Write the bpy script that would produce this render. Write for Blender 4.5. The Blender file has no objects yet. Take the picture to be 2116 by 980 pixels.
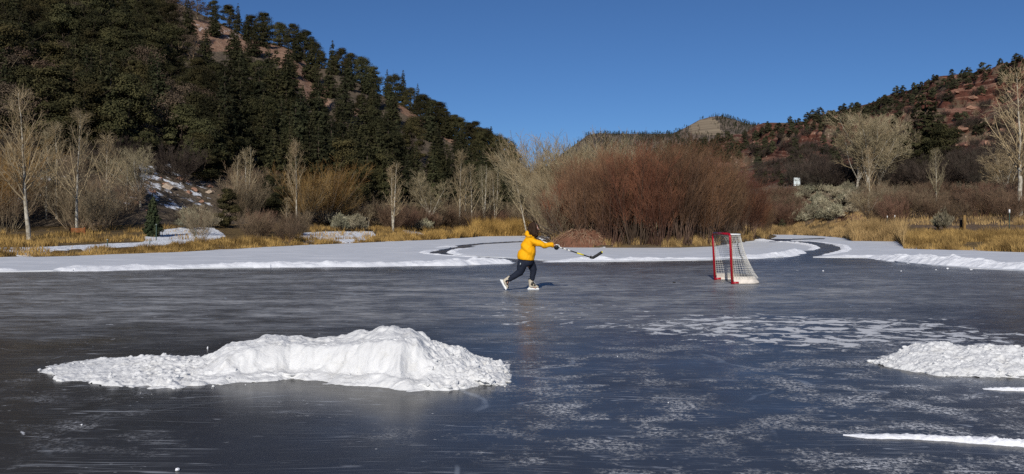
import bpy, bmesh, math, random
import numpy as np
from mathutils import Vector, Matrix

rng = np.random.default_rng(11)
random.seed(11)
scene = bpy.context.scene
COL = scene.collection

# ------------------------------------------------------------------ camera
F, CX, HY, CH = 1800.0, 1058.0, 464.0, 1.47      # focal length and horizon, measured on the photograph
cam_data = bpy.data.cameras.new('camera')
cam = bpy.data.objects.new('camera', cam_data)
COL.objects.link(cam)
cam.location = (0, 0, CH)
cam.rotation_euler = (math.radians(90), 0, 0)
cam_data.sensor_width = 36.0
cam_data.lens = F / 2116 * 36
cam_data.shift_y = -(490 - HY) / 2116
cam_data.clip_start = 0.1
cam_data.clip_end = 20000
scene.camera = cam


def P(px, py, d):
    """point seen at (px, py) when it stands d metres in front of the camera"""
    return np.array([(px - CX) / F * d, d, CH - (py - HY) / F * d])


def G(px, py):
    """point of the ice seen at (px, py)"""
    d = CH * F / (py - HY)
    return np.array([(px - CX) / F * d, d, 0.0])


# ------------------------------------------------------------------ noise
def _hash(ix, iy, seed):
    h = (ix.astype(np.int64) * 374761393 + iy.astype(np.int64) * 668265263 + seed * 974634777) & 0xffffffff
    h = ((h ^ (h >> 13)) * 1274126177) & 0xffffffff
    h = h ^ (h >> 16)
    return (h & 0xffff) / 65535.0


def vnoise(x, y, seed=0):
    x = np.asarray(x, float); y = np.asarray(y, float)
    ix = np.floor(x); iy = np.floor(y)
    fx = x - ix; fy = y - iy
    fx = fx * fx * (3 - 2 * fx); fy = fy * fy * (3 - 2 * fy)
    a = _hash(ix, iy, seed); b = _hash(ix + 1, iy, seed)
    c = _hash(ix, iy + 1, seed); d = _hash(ix + 1, iy + 1, seed)
    return (a * (1 - fx) + b * fx) * (1 - fy) + (c * (1 - fx) + d * fx) * fy


def fbm(x, y, seed=0, octs=4):
    v = 0; a = 0.5; n = 0
    for k in range(octs):
        v = v + a * vnoise(x * 2 ** k, y * 2 ** k, seed + k * 17)
        n += a; a *= 0.5
    return v / n                                  # 0..1


def sstep(a, b, x):
    t = np.clip((np.asarray(x, float) - a) / (b - a), 0, 1)
    return t * t * (3 - 2 * t)


# ------------------------------------------------------------------ meshes and objects
def mk_mesh(name, verts, faces, smooth=False, mat=None):
    """faces: list of integer arrays, each (n, 3) or (n, 4)"""
    verts = np.asarray(verts, np.float32)
    faces = [np.asarray(f, np.int32) for f in faces if len(f)]
    me = bpy.data.meshes.new(name)
    me.vertices.add(len(verts))
    me.vertices.foreach_set('co', verts.ravel())
    nl = sum(f.size for f in faces); nf = sum(len(f) for f in faces)
    me.loops.add(nl); me.polygons.add(nf)
    vi = np.concatenate([f.ravel() for f in faces])
    starts = []; o = 0
    for f in faces:
        k = f.shape[1]
        starts.append(o + np.arange(len(f)) * k); o += f.size
    me.loops.foreach_set('vertex_index', vi)
    me.polygons.foreach_set('loop_start', np.concatenate(starts).astype(np.int32))
    me.polygons.foreach_set('use_smooth', np.full(nf, smooth))
    me.update(calc_edges=True)
    me.validate()
    if mat: me.materials.append(mat)
    return me


def tag(o, label=None, cat=None, group=None, kind=None):
    if label: o['label'] = label
    if cat: o['category'] = cat
    if group: o['group'] = group
    if kind: o['kind'] = kind
    return o


def link(name, me, parent=None, loc=None):
    o = bpy.data.objects.new(name, me)
    COL.objects.link(o)
    if parent: o.parent = parent
    if loc is not None: o.location = loc
    return o


def empty(name, loc=(0, 0, 0), rz=0.0):
    o = bpy.data.objects.new(name, None)
    o.empty_display_size = 0.3
    COL.objects.link(o)
    o.location = loc; o.rotation_euler = (0, 0, rz)
    return o


def copy_tree(o, parent=None):
    c = o.copy(); COL.objects.link(c); c.parent = parent
    for ch in list(o.children):
        copy_tree(ch, c)
    return c


class Kind:
    """a kind of thing: its first placing moves the built object, later ones copy it with its parts"""
    def __init__(self, root): self.root = root; self.used = False

    def put(self, loc, rz=0, sc=(1, 1, 1), label=None, cat=None, group=None, tilt=(0, 0)):
        if self.used: o = copy_tree(self.root)
        else: o = self.root; self.used = True
        for k in ('label', 'category', 'group'):
            if k in o: del o[k]
        if np.isscalar(sc): sc = (sc, sc, sc)
        o.location = [float(v) for v in loc]; o.rotation_euler = (tilt[0], tilt[1], float(rz)); o.scale = [float(v) for v in sc]
        tag(o, label, cat, group)
        return o


def tube_arrays(paths, radii, sides=3):
    """paths (P, n, 3), radii (P, n) -> verts, quads"""
    paths = np.asarray(paths, float); radii = np.asarray(radii, float)
    Pn, n, _ = paths.shape
    t = np.gradient(paths, axis=1)
    t /= np.linalg.norm(t, axis=2, keepdims=True) + 1e-9
    over = paths[:, -1] - paths[:, 0]
    ref = np.where((np.abs(over[:, 2:3]) > 0.7 * np.linalg.norm(over, axis=1, keepdims=True)), np.array([[1.0, 0, 0]]), np.array([[0, 0, 1.0]]))
    ref = np.repeat(ref[:, None, :], n, 1)
    nn = np.cross(t, ref); nn /= np.linalg.norm(nn, axis=2, keepdims=True) + 1e-9
    bb = np.cross(t, nn)
    a = np.arange(sides) / sides * 2 * np.pi
    ring = nn[:, :, None, :] * np.cos(a)[None, None, :, None] + bb[:, :, None, :] * np.sin(a)[None, None, :, None]
    v = paths[:, :, None, :] + ring * radii[:, :, None, None]
    base = (np.arange(Pn) * n * sides)[:, None, None]
    i = (np.arange(n - 1) * sides)[None, :, None]
    j = np.arange(sides)[None, None, :]; j2 = (j + 1) % sides
    q = np.stack([base + i + j, base + i + j2, base + i + sides + j2, base + i + sides + j], -1)
    return v.reshape(-1, 3), q.reshape(-1, 4)


class MB:
    """collects pieces into one mesh"""
    def __init__(self): self.v = []; self.q = []; self.t = []; self.n = 0

    def add(self, v, q=None, t=None):
        v = np.asarray(v, float)
        if q is not None and len(q): self.q.append(np.asarray(q) + self.n)
        if t is not None and len(t): self.t.append(np.asarray(t) + self.n)
        self.v.append(v); self.n += len(v)
        return self

    def tube(self, pts, rad, sides=8, cap=True):
        pts = np.asarray(pts, float); rad = np.full(len(pts), rad) if np.isscalar(rad) else np.asarray(rad, float)
        v, q = tube_arrays(pts[None], rad[None], sides)
        t = []
        if cap:
            n = len(pts); k = len(v)
            v = np.vstack([v, pts[0], pts[-1]])
            for j in range(sides):
                t.append((k, (j + 1) % sides, j)); t.append((k + 1, (n - 1) * sides + j, (n - 1) * sides + (j + 1) % sides))
        return self.add(v, q, t)

    def box(self, c, s, rot=None):
        c = np.asarray(c, float); s = np.asarray(s, float) / 2
        v = np.array([(x, y, z) for x in (-1, 1) for y in (-1, 1) for z in (-1, 1)], float) * s
        if rot is not None: v = v @ np.asarray(rot).T
        q = [(0, 1, 3, 2), (4, 6, 7, 5), (0, 4, 5, 1), (2, 3, 7, 6), (0, 2, 6, 4), (1, 5, 7, 3)]
        return self.add(v + c, q)

    def loft(self, pts, ra, rb, sides=14, bn=(0, 1, 0)):
        """closed elliptical tube; ra across the path in the plane normal to bn, rb along bn"""
        pts = np.asarray(pts, float); ra = np.asarray(ra, float); rb = np.asarray(rb, float)
        t = np.gradient(pts, axis=0); t /= np.linalg.norm(t, axis=1, keepdims=True) + 1e-9
        b = np.asarray(bn, float)[None] - t * (t @ np.asarray(bn, float))[:, None]
        b /= np.linalg.norm(b, axis=1, keepdims=True) + 1e-9
        nn = np.cross(b, t)
        a = np.arange(sides) / sides * 2 * np.pi
        v = pts[:, None] + nn[:, None] * (np.cos(a)[None, :, None] * ra[:, None, None]) + b[:, None] * (np.sin(a)[None, :, None] * rb[:, None, None])
        n = len(pts); v = v.reshape(-1, 3); k = len(v)
        v = np.vstack([v, pts[0], pts[-1]])
        q = []; tr = []
        for i in range(n - 1):
            for j in range(sides):
                j2 = (j + 1) % sides
                q.append((i * sides + j, i * sides + j2, (i + 1) * sides + j2, (i + 1) * sides + j))
        for j in range(sides):
            tr.append((k, (j + 1) % sides, j)); tr.append((k + 1, (n - 1) * sides + j, (n - 1) * sides + (j + 1) % sides))
        return self.add(v, q, tr)

    def ball(self, c, r, nu=12, nv=8):
        c = np.asarray(c, float); r = np.full(3, r) if np.isscalar(r) else np.asarray(r, float)
        v = [c + r * (0, 0, 1)]
        for i in range(1, nv):
            th = math.pi * i / nv
            for j in range(nu):
                ph = 2 * math.pi * j / nu
                v.append(c + r * (math.sin(th) * math.cos(ph), math.sin(th) * math.sin(ph), math.cos(th)))
        v.append(c - r * (0, 0, 1))
        q = []; t = []
        for j in range(nu):
            t.append((0, 1 + j, 1 + (j + 1) % nu)); k = 1 + (nv - 2) * nu
            t.append((len(v) - 1, k + (j + 1) % nu, k + j))
        for i in range(nv - 2):
            for j in range(nu):
                a = 1 + i * nu
                q.append((a + j, a + nu + j, a + nu + (j + 1) % nu, a + (j + 1) % nu))
        return self.add(v, q, t)

    def build(self, name, mat, parent=None, smooth=True, loc=None):
        fs = ([np.vstack(self.q)] if self.q else []) + ([np.vstack(self.t)] if self.t else [])
        return link(name, mk_mesh(name, np.vstack(self.v), fs, smooth, mat), parent, loc)


def grid_faces(nr, nc):
    i = np.arange(nr - 1)[:, None] * nc; j = np.arange(nc - 1)[None, :]
    a = i + j
    return np.stack([a, a + 1, a + nc + 1, a + nc], -1).reshape(-1, 4)


def diamonds(c, u, w):
    """one four-cornered leaf per centre; u half length, w half width vectors"""
    v = np.stack([c - u, c - w * 1.0 - u * 0.1, c + u, c + w + u * 0.1], 1).reshape(-1, 3)
    q = np.arange(len(c) * 4).reshape(-1, 4)
    return v, q


def facing(nrm, r, jit):
    """two axes of leaves whose faces look along nrm, loosely"""
    nn = nrm + rand_dirs(len(nrm), r) * jit; nn /= np.linalg.norm(nn, axis=1, keepdims=True) + 1e-9
    u = np.cross(nn, rand_dirs(len(nrm), r)); u /= np.linalg.norm(u, axis=1, keepdims=True) + 1e-9
    return u, np.cross(nn, u)


def rand_dirs(n, r):
    d = r.normal(size=(n, 3)); return d / (np.linalg.norm(d, axis=1, keepdims=True) + 1e-9)


# ------------------------------------------------------------------ materials
class NT:
    def __init__(self, name):
        self.m = bpy.data.materials.new(name); self.m.use_nodes = True
        self.t = self.m.node_tree; self.t.nodes.clear()
        self.out = self.n('ShaderNodeOutputMaterial')

    def n(self, kind, **kw):
        nd = self.t.nodes.new(kind)
        for k, v in kw.items(): setattr(nd, k, v)
        return nd

    def l(self, a, b): self.t.links.new(a, b)

    def set(self, sock, v):
        if hasattr(v, 'is_linked') or isinstance(v, bpy.types.NodeSocket): self.l(v, sock)
        elif isinstance(v, (tuple, list)) and len(v) == 3 and sock.type == 'RGBA': sock.default_value = (*v, 1)
        else: sock.default_value = v

    def pos(self):
        return self.n('ShaderNodeNewGeometry').outputs['Position']

    def obj(self):
        return self.n('ShaderNodeTexCoord').outputs['Object']

    def scale(self, vec, s):
        m = self.n('ShaderNodeMapping'); self.l(vec, m.inputs['Vector']); m.inputs['Scale'].default_value = s
        return m.outputs[0]

    def noise(self, vec, sc, det=4, rough=0.55, dist=0.0):
        nd = self.n('ShaderNodeTexNoise'); self.l(vec, nd.inputs['Vector'])
        nd.inputs['Scale'].default_value = sc; nd.inputs['Detail'].default_value = det
        nd.inputs['Roughness'].default_value = rough; nd.inputs['Distortion'].default_value = dist
        return nd.outputs[0]

    def voro(self, vec, sc, feature='F1'):
        nd = self.n('ShaderNodeTexVoronoi', feature=feature); self.l(vec, nd.inputs['Vector']); nd.inputs['Scale'].default_value = sc
        return nd.outputs['Distance']

    def math(self, op, a, b=0.5, c=None, clamp=False):
        nd = self.n('ShaderNodeMath', operation=op); nd.use_clamp = clamp
        self.set(nd.inputs[0], a); self.set(nd.inputs[1], b)
        if c is not None: self.set(nd.inputs[2], c)
        return nd.outputs[0]

    def step(self, v, a, b):
        nd = self.n('ShaderNodeMapRange'); nd.interpolation_type = 'SMOOTHSTEP'
        self.set(nd.inputs[0], v); nd.inputs[1].default_value = a; nd.inputs[2].default_value = b
        return nd.outputs[0]

    def rng(self, v, a, b, c, d):
        nd = self.n('ShaderNodeMapRange'); self.set(nd.inputs[0], v)
        for i, x in enumerate((a, b, c, d)): nd.inputs[i + 1].default_value = x
        return nd.outputs[0]

    def mix(self, f, a, b):
        nd = self.n('ShaderNodeMix', data_type='RGBA')
        self.set(nd.inputs[0], f); self.set(nd.inputs[6], a); self.set(nd.inputs[7], b)
        return nd.outputs[2]

    def ramp(self, f, stops):
        nd = self.n('ShaderNodeValToRGB'); self.l(f, nd.inputs[0]); r = nd.color_ramp
        while len(r.elements) < len(stops): r.elements.new(0.5)
        for e, (p, c) in zip(r.elements, stops): e.position = p; e.color = (*c, 1)
        return nd.outputs[0]

    def attr(self, name):
        return self.n('ShaderNodeAttribute', attribute_name=name).outputs['Fac']

    def rand(self):
        return self.n('ShaderNodeObjectInfo').outputs['Random']

    def hsv(self, col, h=0.5, s=1.0, v=1.0):
        nd = self.n('ShaderNodeHueSaturation'); self.set(nd.inputs['Color'], col)
        self.set(nd.inputs['Hue'], h); self.set(nd.inputs['Saturation'], s); self.set(nd.inputs['Value'], v)
        return nd.outputs[0]

    def bump(self, h, strength=0.3, dist=0.05, normal=None):
        nd = self.n('ShaderNodeBump'); self.l(h, nd.inputs['Height'])
        nd.inputs['Strength'].default_value = strength; nd.inputs['Distance'].default_value = dist
        if normal is not None: self.l(normal, nd.inputs['Normal'])
        return nd.outputs[0]

    def bsdf(self, col, rough=0.8, spec=0.3, normal=None, metal=0.0, sub=None):
        b = self.n('ShaderNodeBsdfPrincipled')
        self.set(b.inputs['Base Color'], col); self.set(b.inputs['Roughness'], rough)
        self.set(b.inputs['Specular IOR Level'], spec); b.inputs['Metallic'].default_value = metal
        if normal is not None: self.l(normal, b.inputs['Normal'])
        if sub: b.inputs['Subsurface Weight'].default_value = sub; b.inputs['Subsurface Radius'].default_value = (0.05, 0.07, 0.1)
        return b.outputs[0]

    def done(self, sh):
        self.l(sh, self.out.inputs[0]); return self.m


def mat_plain(name, col, rough=0.6, spec=0.3, var=0.12, sc=6.0, bump=0.0, metal=0.0):
    m = NT(name); v = m.obj()
    n = m.noise(v, sc, 4)
    c = m.hsv(col, 0.5, 1.0, m.rng(n, 0.25, 0.75, 1 - var, 1 + var))
    nm = m.bump(m.noise(v, sc * 4, 3), bump, 0.01) if bump else None
    return m.done(m.bsdf(c, rough, spec, nm, metal))


def mat_leaf(name, c1, c2, sc=0.9, hv=0.022, vv=0.42):
    """foliage and twigs: two colours in patches, each plant a little different"""
    m = NT(name); v = m.obj(); r = m.rand()
    col = m.mix(m.step(m.noise(v, sc, 3), 0.38, 0.62), c1, c2)
    col = m.hsv(col, m.rng(r, 0, 1, 0.5 - hv, 0.5 + hv), m.rng(r, 0, 1, 1.08, 0.92), m.rng(m.math('FRACT', m.math('MULTIPLY', r, 7.31), 0), 0, 1, 1 - vv, 1 + vv))
    return m.done(m.bsdf(col, 0.9, 0.15))


def mat_bark(name, c1, c2, sc=(6, 6, 1.6), knots=0.0):
    m = NT(name); v = m.scale(m.obj(), sc)
    n = m.noise(v, 1.0, 5, 0.65)
    col = m.mix(m.step(n, 0.40, 0.62), c1, c2)
    return m.done(m.bsdf(col, 0.9, 0.15, m.bump(n, 0.4, 0.02)))


def mat_snow(name, tint=(0.74, 0.74, 0.735), grime=0.0, bump=0.42, sc=9.0):
    m = NT(name); v = m.pos()
    n = m.noise(v, sc, 6, 0.62); n2 = m.noise(v, sc * 6, 3, 0.6)
    col = m.mix(m.step(m.noise(v, 2.3, 6, 0.65), 0.35, 0.7), tint, tuple(c * 0.93 for c in tint))
    if grime: col = m.mix(m.math('MULTIPLY', m.step(m.noise(v, 5.0, 5, 0.7), 0.52, 0.68), grime), col, (0.55, 0.53, 0.48))
    h = m.math('ADD', n, m.math('MULTIPLY', n2, 0.35))
    return m.done(m.bsdf(col, 0.75, 0.25, m.bump(h, bump, 0.05), sub=0.0))


def build_ice():
    m = NT('ice_sheet'); p = m.pos()
    big = m.noise(p, 0.12, 4, 0.5)
    base = m.mix(m.step(big, 0.35, 0.65), (0.037, 0.035, 0.033), (0.056, 0.054, 0.051))
    base = m.mix(m.math('MULTIPLY', m.step(m.noise(p, 0.9, 6, 0.65), 0.5, 0.75), 0.55), base, (0.075, 0.085, 0.10))
    # skate-scraped powder in long thin streaks
    st = m.noise(m.scale(p, (0.35, 1.6, 1)), 1.0, 7, 0.68, 0.3)
    st2 = m.noise(m.scale(p, (1.6, 3.6, 1)), 1.0, 7, 0.72)
    sep = m.n('ShaderNodeSeparateXYZ'); m.l(p, sep.inputs[0])
    X, Y = sep.outputs[0], sep.outputs[1]

    def disc(cx, cy, rx, ry, soft=0.35):
        a = m.math('DIVIDE', m.math('SUBTRACT', X, cx), rx); b = m.math('DIVIDE', m.math('SUBTRACT', Y, cy), ry)
        dd = m.math('ADD', m.math('MULTIPLY', a, a), m.math('MULTIPLY', b, b))
        return m.step(m.math('ADD', dd, m.math('MULTIPLY', m.math('SUBTRACT', m.noise(p, 0.5, 4), 0.5), 1.2)), 1.0 + soft, 1.0 - soft)
    haze_zone = m.math('MAXIMUM', disc(-7.0, 19.5, 17, 7.5, 0.6), m.math('MAXIMUM', m.math('MULTIPLY', disc(3.0, 21, 8, 5.0, 0.6), 0.95), m.math('MULTIPLY', disc(9.0, 24, 12, 8, 0.6), 0.55)))
    st3 = m.noise(m.scale(p, (2.6, 6.5, 1)), 1.0, 6, 0.75)
    sn_ = m.math('ADD', m.math('ADD', m.math('MULTIPLY', st, 0.30), m.math('MULTIPLY', st2, 0.28)), m.math('MULTIPLY', st3, 0.42))
    haze = m.math('ADD', m.math('MULTIPLY', haze_zone, m.rng(m.step(sn_, 0.41, 0.60), 0, 1, 0.16, 1.0)), m.math('MULTIPLY', m.step(sn_, 0.48, 0.68), m.rng(Y, 8.0, 15.0, 0.05, 0.42)), clamp=True)
    haze = m.math('MULTIPLY', haze, m.rng(m.noise(m.scale(p, (0.5, 0.75, 1)), 0.9, 6, 0.7), 0.36, 0.62, 0.40, 1.15), clamp=True)
    base = m.mix(m.math('MULTIPLY', haze, 0.85), base, (0.44, 0.44, 0.44))
    # long curving skate cuts
    wob0 = m.n('ShaderNodeTexNoise'); m.l(p, wob0.inputs['Vector']); wob0.inputs['Scale'].default_value = 0.22; wob0.inputs['Detail'].default_value = 1
    wsc = m.n('ShaderNodeVectorMath', operation='SCALE'); m.l(wob0.outputs['Color'], wsc.inputs[0]); wsc.inputs['Scale'].default_value = 2.6
    wad = m.n('ShaderNodeVectorMath', operation='ADD'); m.l(p, wad.inputs[0]); m.l(wsc.outputs[0], wad.inputs[1])
    cuts = None
    for ang, sc_ in ((8, 2.2), (-14, 2.9), (47, 2.5), (-58, 2.1), (82, 2.7), (26, 3.4)):
        mp = m.n('ShaderNodeMapping'); m.l(wad.outputs[0], mp.inputs['Vector']); mp.inputs['Rotation'].default_value = (0, 0, math.radians(ang)); mp.inputs['Scale'].default_value = (0.10, sc_, 1)
        ln = m.noise(mp.outputs[0], 1.0, 2, 0.5)
        c_ = m.step(m.math('ABSOLUTE', m.math('SUBTRACT', m.math('FRACT', m.math('MULTIPLY', ln, 9.0)), 0.5)), 0.030, 0.008)
        c_ = m.math('MULTIPLY', c_, m.step(m.noise(m.scale(p, (0.7, 0.7, 1)), 1.0 + ang * 0.004, 4, 0.7), 0.50, 0.64))
        cuts = c_ if cuts is None else m.math('MAXIMUM', cuts, c_)
    base = m.mix(m.math('MULTIPLY', cuts, 0.75), base, (0.40, 0.415, 0.44))
    # thin broken plates of frozen snow
    plate_zone = m.math('MAXIMUM', disc(4.2, 12.2, 2.6, 2.0, 0.6), m.math('MULTIPLY', disc(0.8, 14.4, 1.6, 2.6), 0.45))
    pn = m.noise(m.scale(p, (3.0, 3.3, 1)), 1.0, 8, 0.68, 0.5)
    plates = m.step(m.math('ADD', pn, m.math('MULTIPLY', plate_zone, 0.17)), 0.655, 0.71)
    # speckled frost close to the camera, in drifts
    zone = m.step(m.math('ADD', m.noise(p, 0.42, 5, 0.68), m.math('MULTIPLY', m.step(X, -2.0, 1.0), 0.17)), 0.52, 0.72)
    drift = m.step(m.noise(m.scale(p, (1.7, 2.0, 1)), 1.0, 8, 0.75), 0.47, 0.60)
    speck = m.step(m.noise(m.scale(p, (27, 30, 1)), 1.0, 5, 0.8), 0.47, 0.56)
    near = m.step(Y, 13.5, 8.0)
    frost = m.math('MULTIPLY', m.math('MULTIPLY', m.math('MULTIPLY', zone, drift), speck), m.math('ADD', m.math('MULTIPLY', near, 0.80), 0.20))
    bits = m.step(m.voro(p, 2.2), 0.030, 0.018)
    bits2 = m.math('MULTIPLY', m.step(m.voro(m.scale(p, (1, 1.4, 1)), 6.5), 0.10, 0.05), m.step(m.noise(p, 0.8, 4), 0.46, 0.60))
    white = m.math('MAXIMUM', m.math('MAXIMUM', plates, frost), m.math('MAXIMUM', bits, m.math('MULTIPLY', bits2, 0.7)))
    # thin cracks
    wob = m.n('ShaderNodeVectorMath', operation='ADD'); m.l(p, wob.inputs[0])
    wn = m.n('ShaderNodeTexNoise'); m.l(p, wn.inputs['Vector']); wn.inputs['Scale'].default_value = 0.6
    sc2 = m.n('ShaderNodeVectorMath', operation='SCALE'); m.l(wn.outputs['Color'], sc2.inputs[0]); sc2.inputs['Scale'].default_value = 1.2
    m.l(sc2.outputs[0], wob.inputs[1])
    edge = m.voro(wob.outputs[0], 0.33, 'DISTANCE_TO_EDGE')
    crack = m.math('MULTIPLY', m.step(edge, 0.009, 0.002), m.step(m.noise(p, 0.9, 3), 0.50, 0.62))
    base = m.mix(m.math('MULTIPLY', crack, 0.45), base, (0.34, 0.37, 0.41))
    col = m.mix(m.math('MULTIPLY', white, 0.92), base, (0.70, 0.71, 0.73))
    rough = m.math('ADD', m.rng(m.noise(p, 0.7, 5, 0.6), 0.3, 0.7, 0.17, 0.30), m.math('ADD', m.math('MULTIPLY', haze, 0.30), m.math('MULTIPLY', white, 0.5)), clamp=True)
    h = m.math('ADD', m.math('MULTIPLY', m.noise(m.scale(p, (5, 9, 1)), 1.0, 5, 0.6), 0.5), m.math('MULTIPLY', white, 0.5))
    nm = m.bump(h, 0.035, 0.02)
    spec = m.rng(m.math('MAXIMUM', white, haze), 0, 1, 0.085, 0.05)
    return m.done(m.bsdf(col, rough, spec, nm))


def build_snow_field():
    m = NT('snow_crust'); p = m.pos()
    n = m.noise(m.scale(p, (0.6, 1.0, 1)), 1.4, 6, 0.62)
    col = m.mix(m.step(n, 0.36, 0.66), (0.60, 0.62, 0.66), (0.70, 0.715, 0.745))
    drift = m.step(m.noise(m.scale(p, (0.16, 0.5, 1)), 1.0, 5, 0.6), 0.56, 0.64)
    col = m.mix(m.math('MULTIPLY', drift, 0.85), col, (0.77, 0.78, 0.81))
    thin = m.step(m.noise(m.scale(p, (0.14, 0.6, 1)), 1.0, 5, 0.65), 0.62, 0.72)
    col = m.mix(m.math('MULTIPLY', thin, 0.45), col, (0.36, 0.39, 0.44))
    h = m.math('ADD', n, m.math('MULTIPLY', m.noise(p, 9, 4), 0.3))
    return m.done(m.bsdf(col, 0.8, 0.2, m.bump(h, 0.5, 0.04)))


def build_hill(name, soil1, soil2, scar1, scar2, grass, strata=0.0):
    m = NT(name); p = m.pos()
    n = m.noise(p, 0.35, 6, 0.65); f = m.noise(p, 2.2, 5, 0.7)
    col = m.mix(m.step(f, 0.36, 0.62), soil1, soil2)
    gr = m.attr('grass')
    gcol = m.mix(m.step(m.noise(p, 1.3, 5, 0.7), 0.38, 0.62), tuple(c * 0.7 for c in grass), grass)
    col = m.mix(m.step(m.math('ADD', gr, m.math('MULTIPLY', m.math('SUBTRACT', n, 0.5), 0.9)), 0.4, 0.6), col, gcol)
    sc = m.mix(m.step(m.noise(p, 0.9, 6, 0.7), 0.36, 0.62), scar1, scar2)
    if strata:
        sep = m.n('ShaderNodeSeparateXYZ'); m.l(p, sep.inputs[0])
        zz = m.math('ADD', m.math('MULTIPLY', sep.outputs[2], strata), m.math('MULTIPLY', m.noise(p, 0.02, 3), 5.0))
        cb = m.n('ShaderNodeCombineXYZ'); m.l(zz, cb.inputs[2])
        band = m.noise(cb.outputs[0], 1.0, 4, 0.7)
        sc = m.mix(m.step(band, 0.50, 0.57), sc, m.mix(m.step(f, 0.4, 0.6), (0.25, 0.135, 0.095), (0.17, 0.085, 0.06)))
        sc = m.mix(m.step(m.noise(p, 0.10, 5, 0.7), 0.50, 0.60), sc, m.mix(m.step(f, 0.35, 0.65), (0.085, 0.062, 0.044), (0.15, 0.108, 0.072)))
    scf = m.step(m.math('ADD', m.attr('scar'), m.math('MULTIPLY', m.math('SUBTRACT', n, 0.5), 0.8)), 0.40, 0.58)
    col = m.mix(scf, col, sc)
    rock = m.step(m.voro(p, 1.1), 0.32, 0.22)
    rocks = m.math('MULTIPLY', m.math('MULTIPLY', rock, m.step(m.noise(p, 0.5, 3), 0.48, 0.58)), m.attr('rock'))
    col = m.mix(rocks, col, m.mix(f, (0.28, 0.17, 0.115), (0.36, 0.29, 0.23)))
    sn = m.step(m.math('ADD', m.attr('snow'), m.math('MULTIPLY', m.math('SUBTRACT', m.noise(p, 0.8, 6, 0.72), 0.5), 1.1)), 0.47, 0.57)
    col = m.mix(sn, col, (0.80, 0.82, 0.86))
    hgt = m.math('ADD', m.math('MULTIPLY', f, 0.6), m.math('MULTIPLY', rock, 0.5))
    return m.done(m.bsdf(col, 0.92, 0.12, m.bump(hgt, 0.8, 0.35)))
# ================================================================== light
SUN_EL, SUN_AZ = math.radians(29), math.radians(10)         # behind the camera, a little to the left
sun_dir = Vector((-math.sin(SUN_AZ) * math.cos(SUN_EL), -math.cos(SUN_AZ) * math.cos(SUN_EL), math.sin(SUN_EL)))
sl = bpy.data.lights.new('sun', 'SUN'); sl.energy = 3.9; sl.angle = math.radians(0.5); sl.color = (1.0, 0.95, 0.87)
so = bpy.data.objects.new('sun', sl); COL.objects.link(so)
so.rotation_euler = sun_dir.to_track_quat('Z', 'Y').to_euler()
so.location = (-20, -60, 60)
world = bpy.data.worlds.new('World'); scene.world = world; world.use_nodes = True
wt = world.node_tree
sky = wt.nodes.new('ShaderNodeTexSky'); sky.sky_type = 'NISHITA'; sky.sun_disc = False
sky.sun_elevation = SUN_EL; sky.sun_rotation = math.radians(180) + SUN_AZ
sky.altitude = 2600; sky.air_density = 1.0; sky.dust_density = 0.0; sky.ozone_density = 9.5
bg = wt.nodes['Background']; bg.inputs[1].default_value = 0.069
wt.links.new(sky.outputs[0], bg.inputs[0])
scene.view_settings.view_transform = 'Standard'
scene.view_settings.look = 'None'
scene.view_settings.exposure = 0.0
scene.view_settings.gamma = 1.0
scene.cycles.use_denoising = False

# ================================================================== materials
M = {}
M['ice'] = build_ice()
M['crust'] = build_snow_field()
M['snow'] = mat_snow('pile_snow', grime=0.35)
M['snow_clean'] = mat_snow('ridge_snow', tint=(0.88, 0.89, 0.92))
M['hill_left'] = build_hill('left_hill_soil', (0.075, 0.058, 0.042), (0.15, 0.115, 0.08), (0.19, 0.105, 0.07), (0.30, 0.19, 0.13), (0.17, 0.115, 0.052))
M['hill_right'] = build_hill('right_hill_soil', (0.12, 0.08, 0.054), (0.19, 0.135, 0.09), (0.062, 0.024, 0.017), (0.108, 0.043, 0.030), (0.19, 0.13, 0.06), strata=0.30)
M['fir'] = mat_leaf('fir_needles', (0.021, 0.023, 0.010), (0.050, 0.048, 0.021))
M['pine'] = mat_leaf('pine_needles', (0.027, 0.027, 0.011), (0.066, 0.059, 0.024))
M['juniper'] = mat_leaf('juniper_scales', (0.034, 0.036, 0.018), (0.066, 0.063, 0.032))
M['oakleaf'] = mat_leaf('dry_oak_leaves', (0.065, 0.046, 0.03), (0.12, 0.085, 0.058), 0.8, 0.012, 0.25)
M['spruce'] = mat_leaf('spruce_needles', (0.022, 0.030, 0.014), (0.045, 0.052, 0.024))
M['barkdark'] = mat_bark('dark_bark', (0.04, 0.03, 0.022), (0.10, 0.075, 0.055))
M['aspenbark'] = mat_bark('pale_bark', (0.24, 0.205, 0.15), (0.50, 0.46, 0.38), (5, 5, 3.5))
M['palebranch'] = mat_leaf('pale_twigs', (0.29, 0.225, 0.13), (0.42, 0.34, 0.21), 1.2, 0.01, 0.18)
M['greytwig'] = mat_leaf('grey_twigs', (0.19, 0.14, 0.088), (0.32, 0.245, 0.155), 0.8, 0.012, 0.25)
M['redtwig'] = mat_leaf('red_brown_twigs', (0.105, 0.050, 0.029), (0.225, 0.112, 0.062), 0.45, 0.014, 0.32)
M['redstem'] = mat_leaf('willow_stems', (0.075, 0.046, 0.032), (0.14, 0.09, 0.062), 0.6, 0.012, 0.25)
M['orangetwig'] = mat_leaf('orange_brown_twigs', (0.13, 0.066, 0.034), (0.235, 0.125, 0.066), 0.5, 0.014, 0.25)
M['goldtwig'] = mat_leaf('gold_twigs', (0.19, 0.11, 0.04), (0.33, 0.195, 0.068), 0.8, 0.01, 0.15)
M['dogwood'] = mat_leaf('dull_red_twigs', (0.12, 0.074, 0.048), (0.22, 0.142, 0.092), 0.8, 0.02, 0.25)
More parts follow.
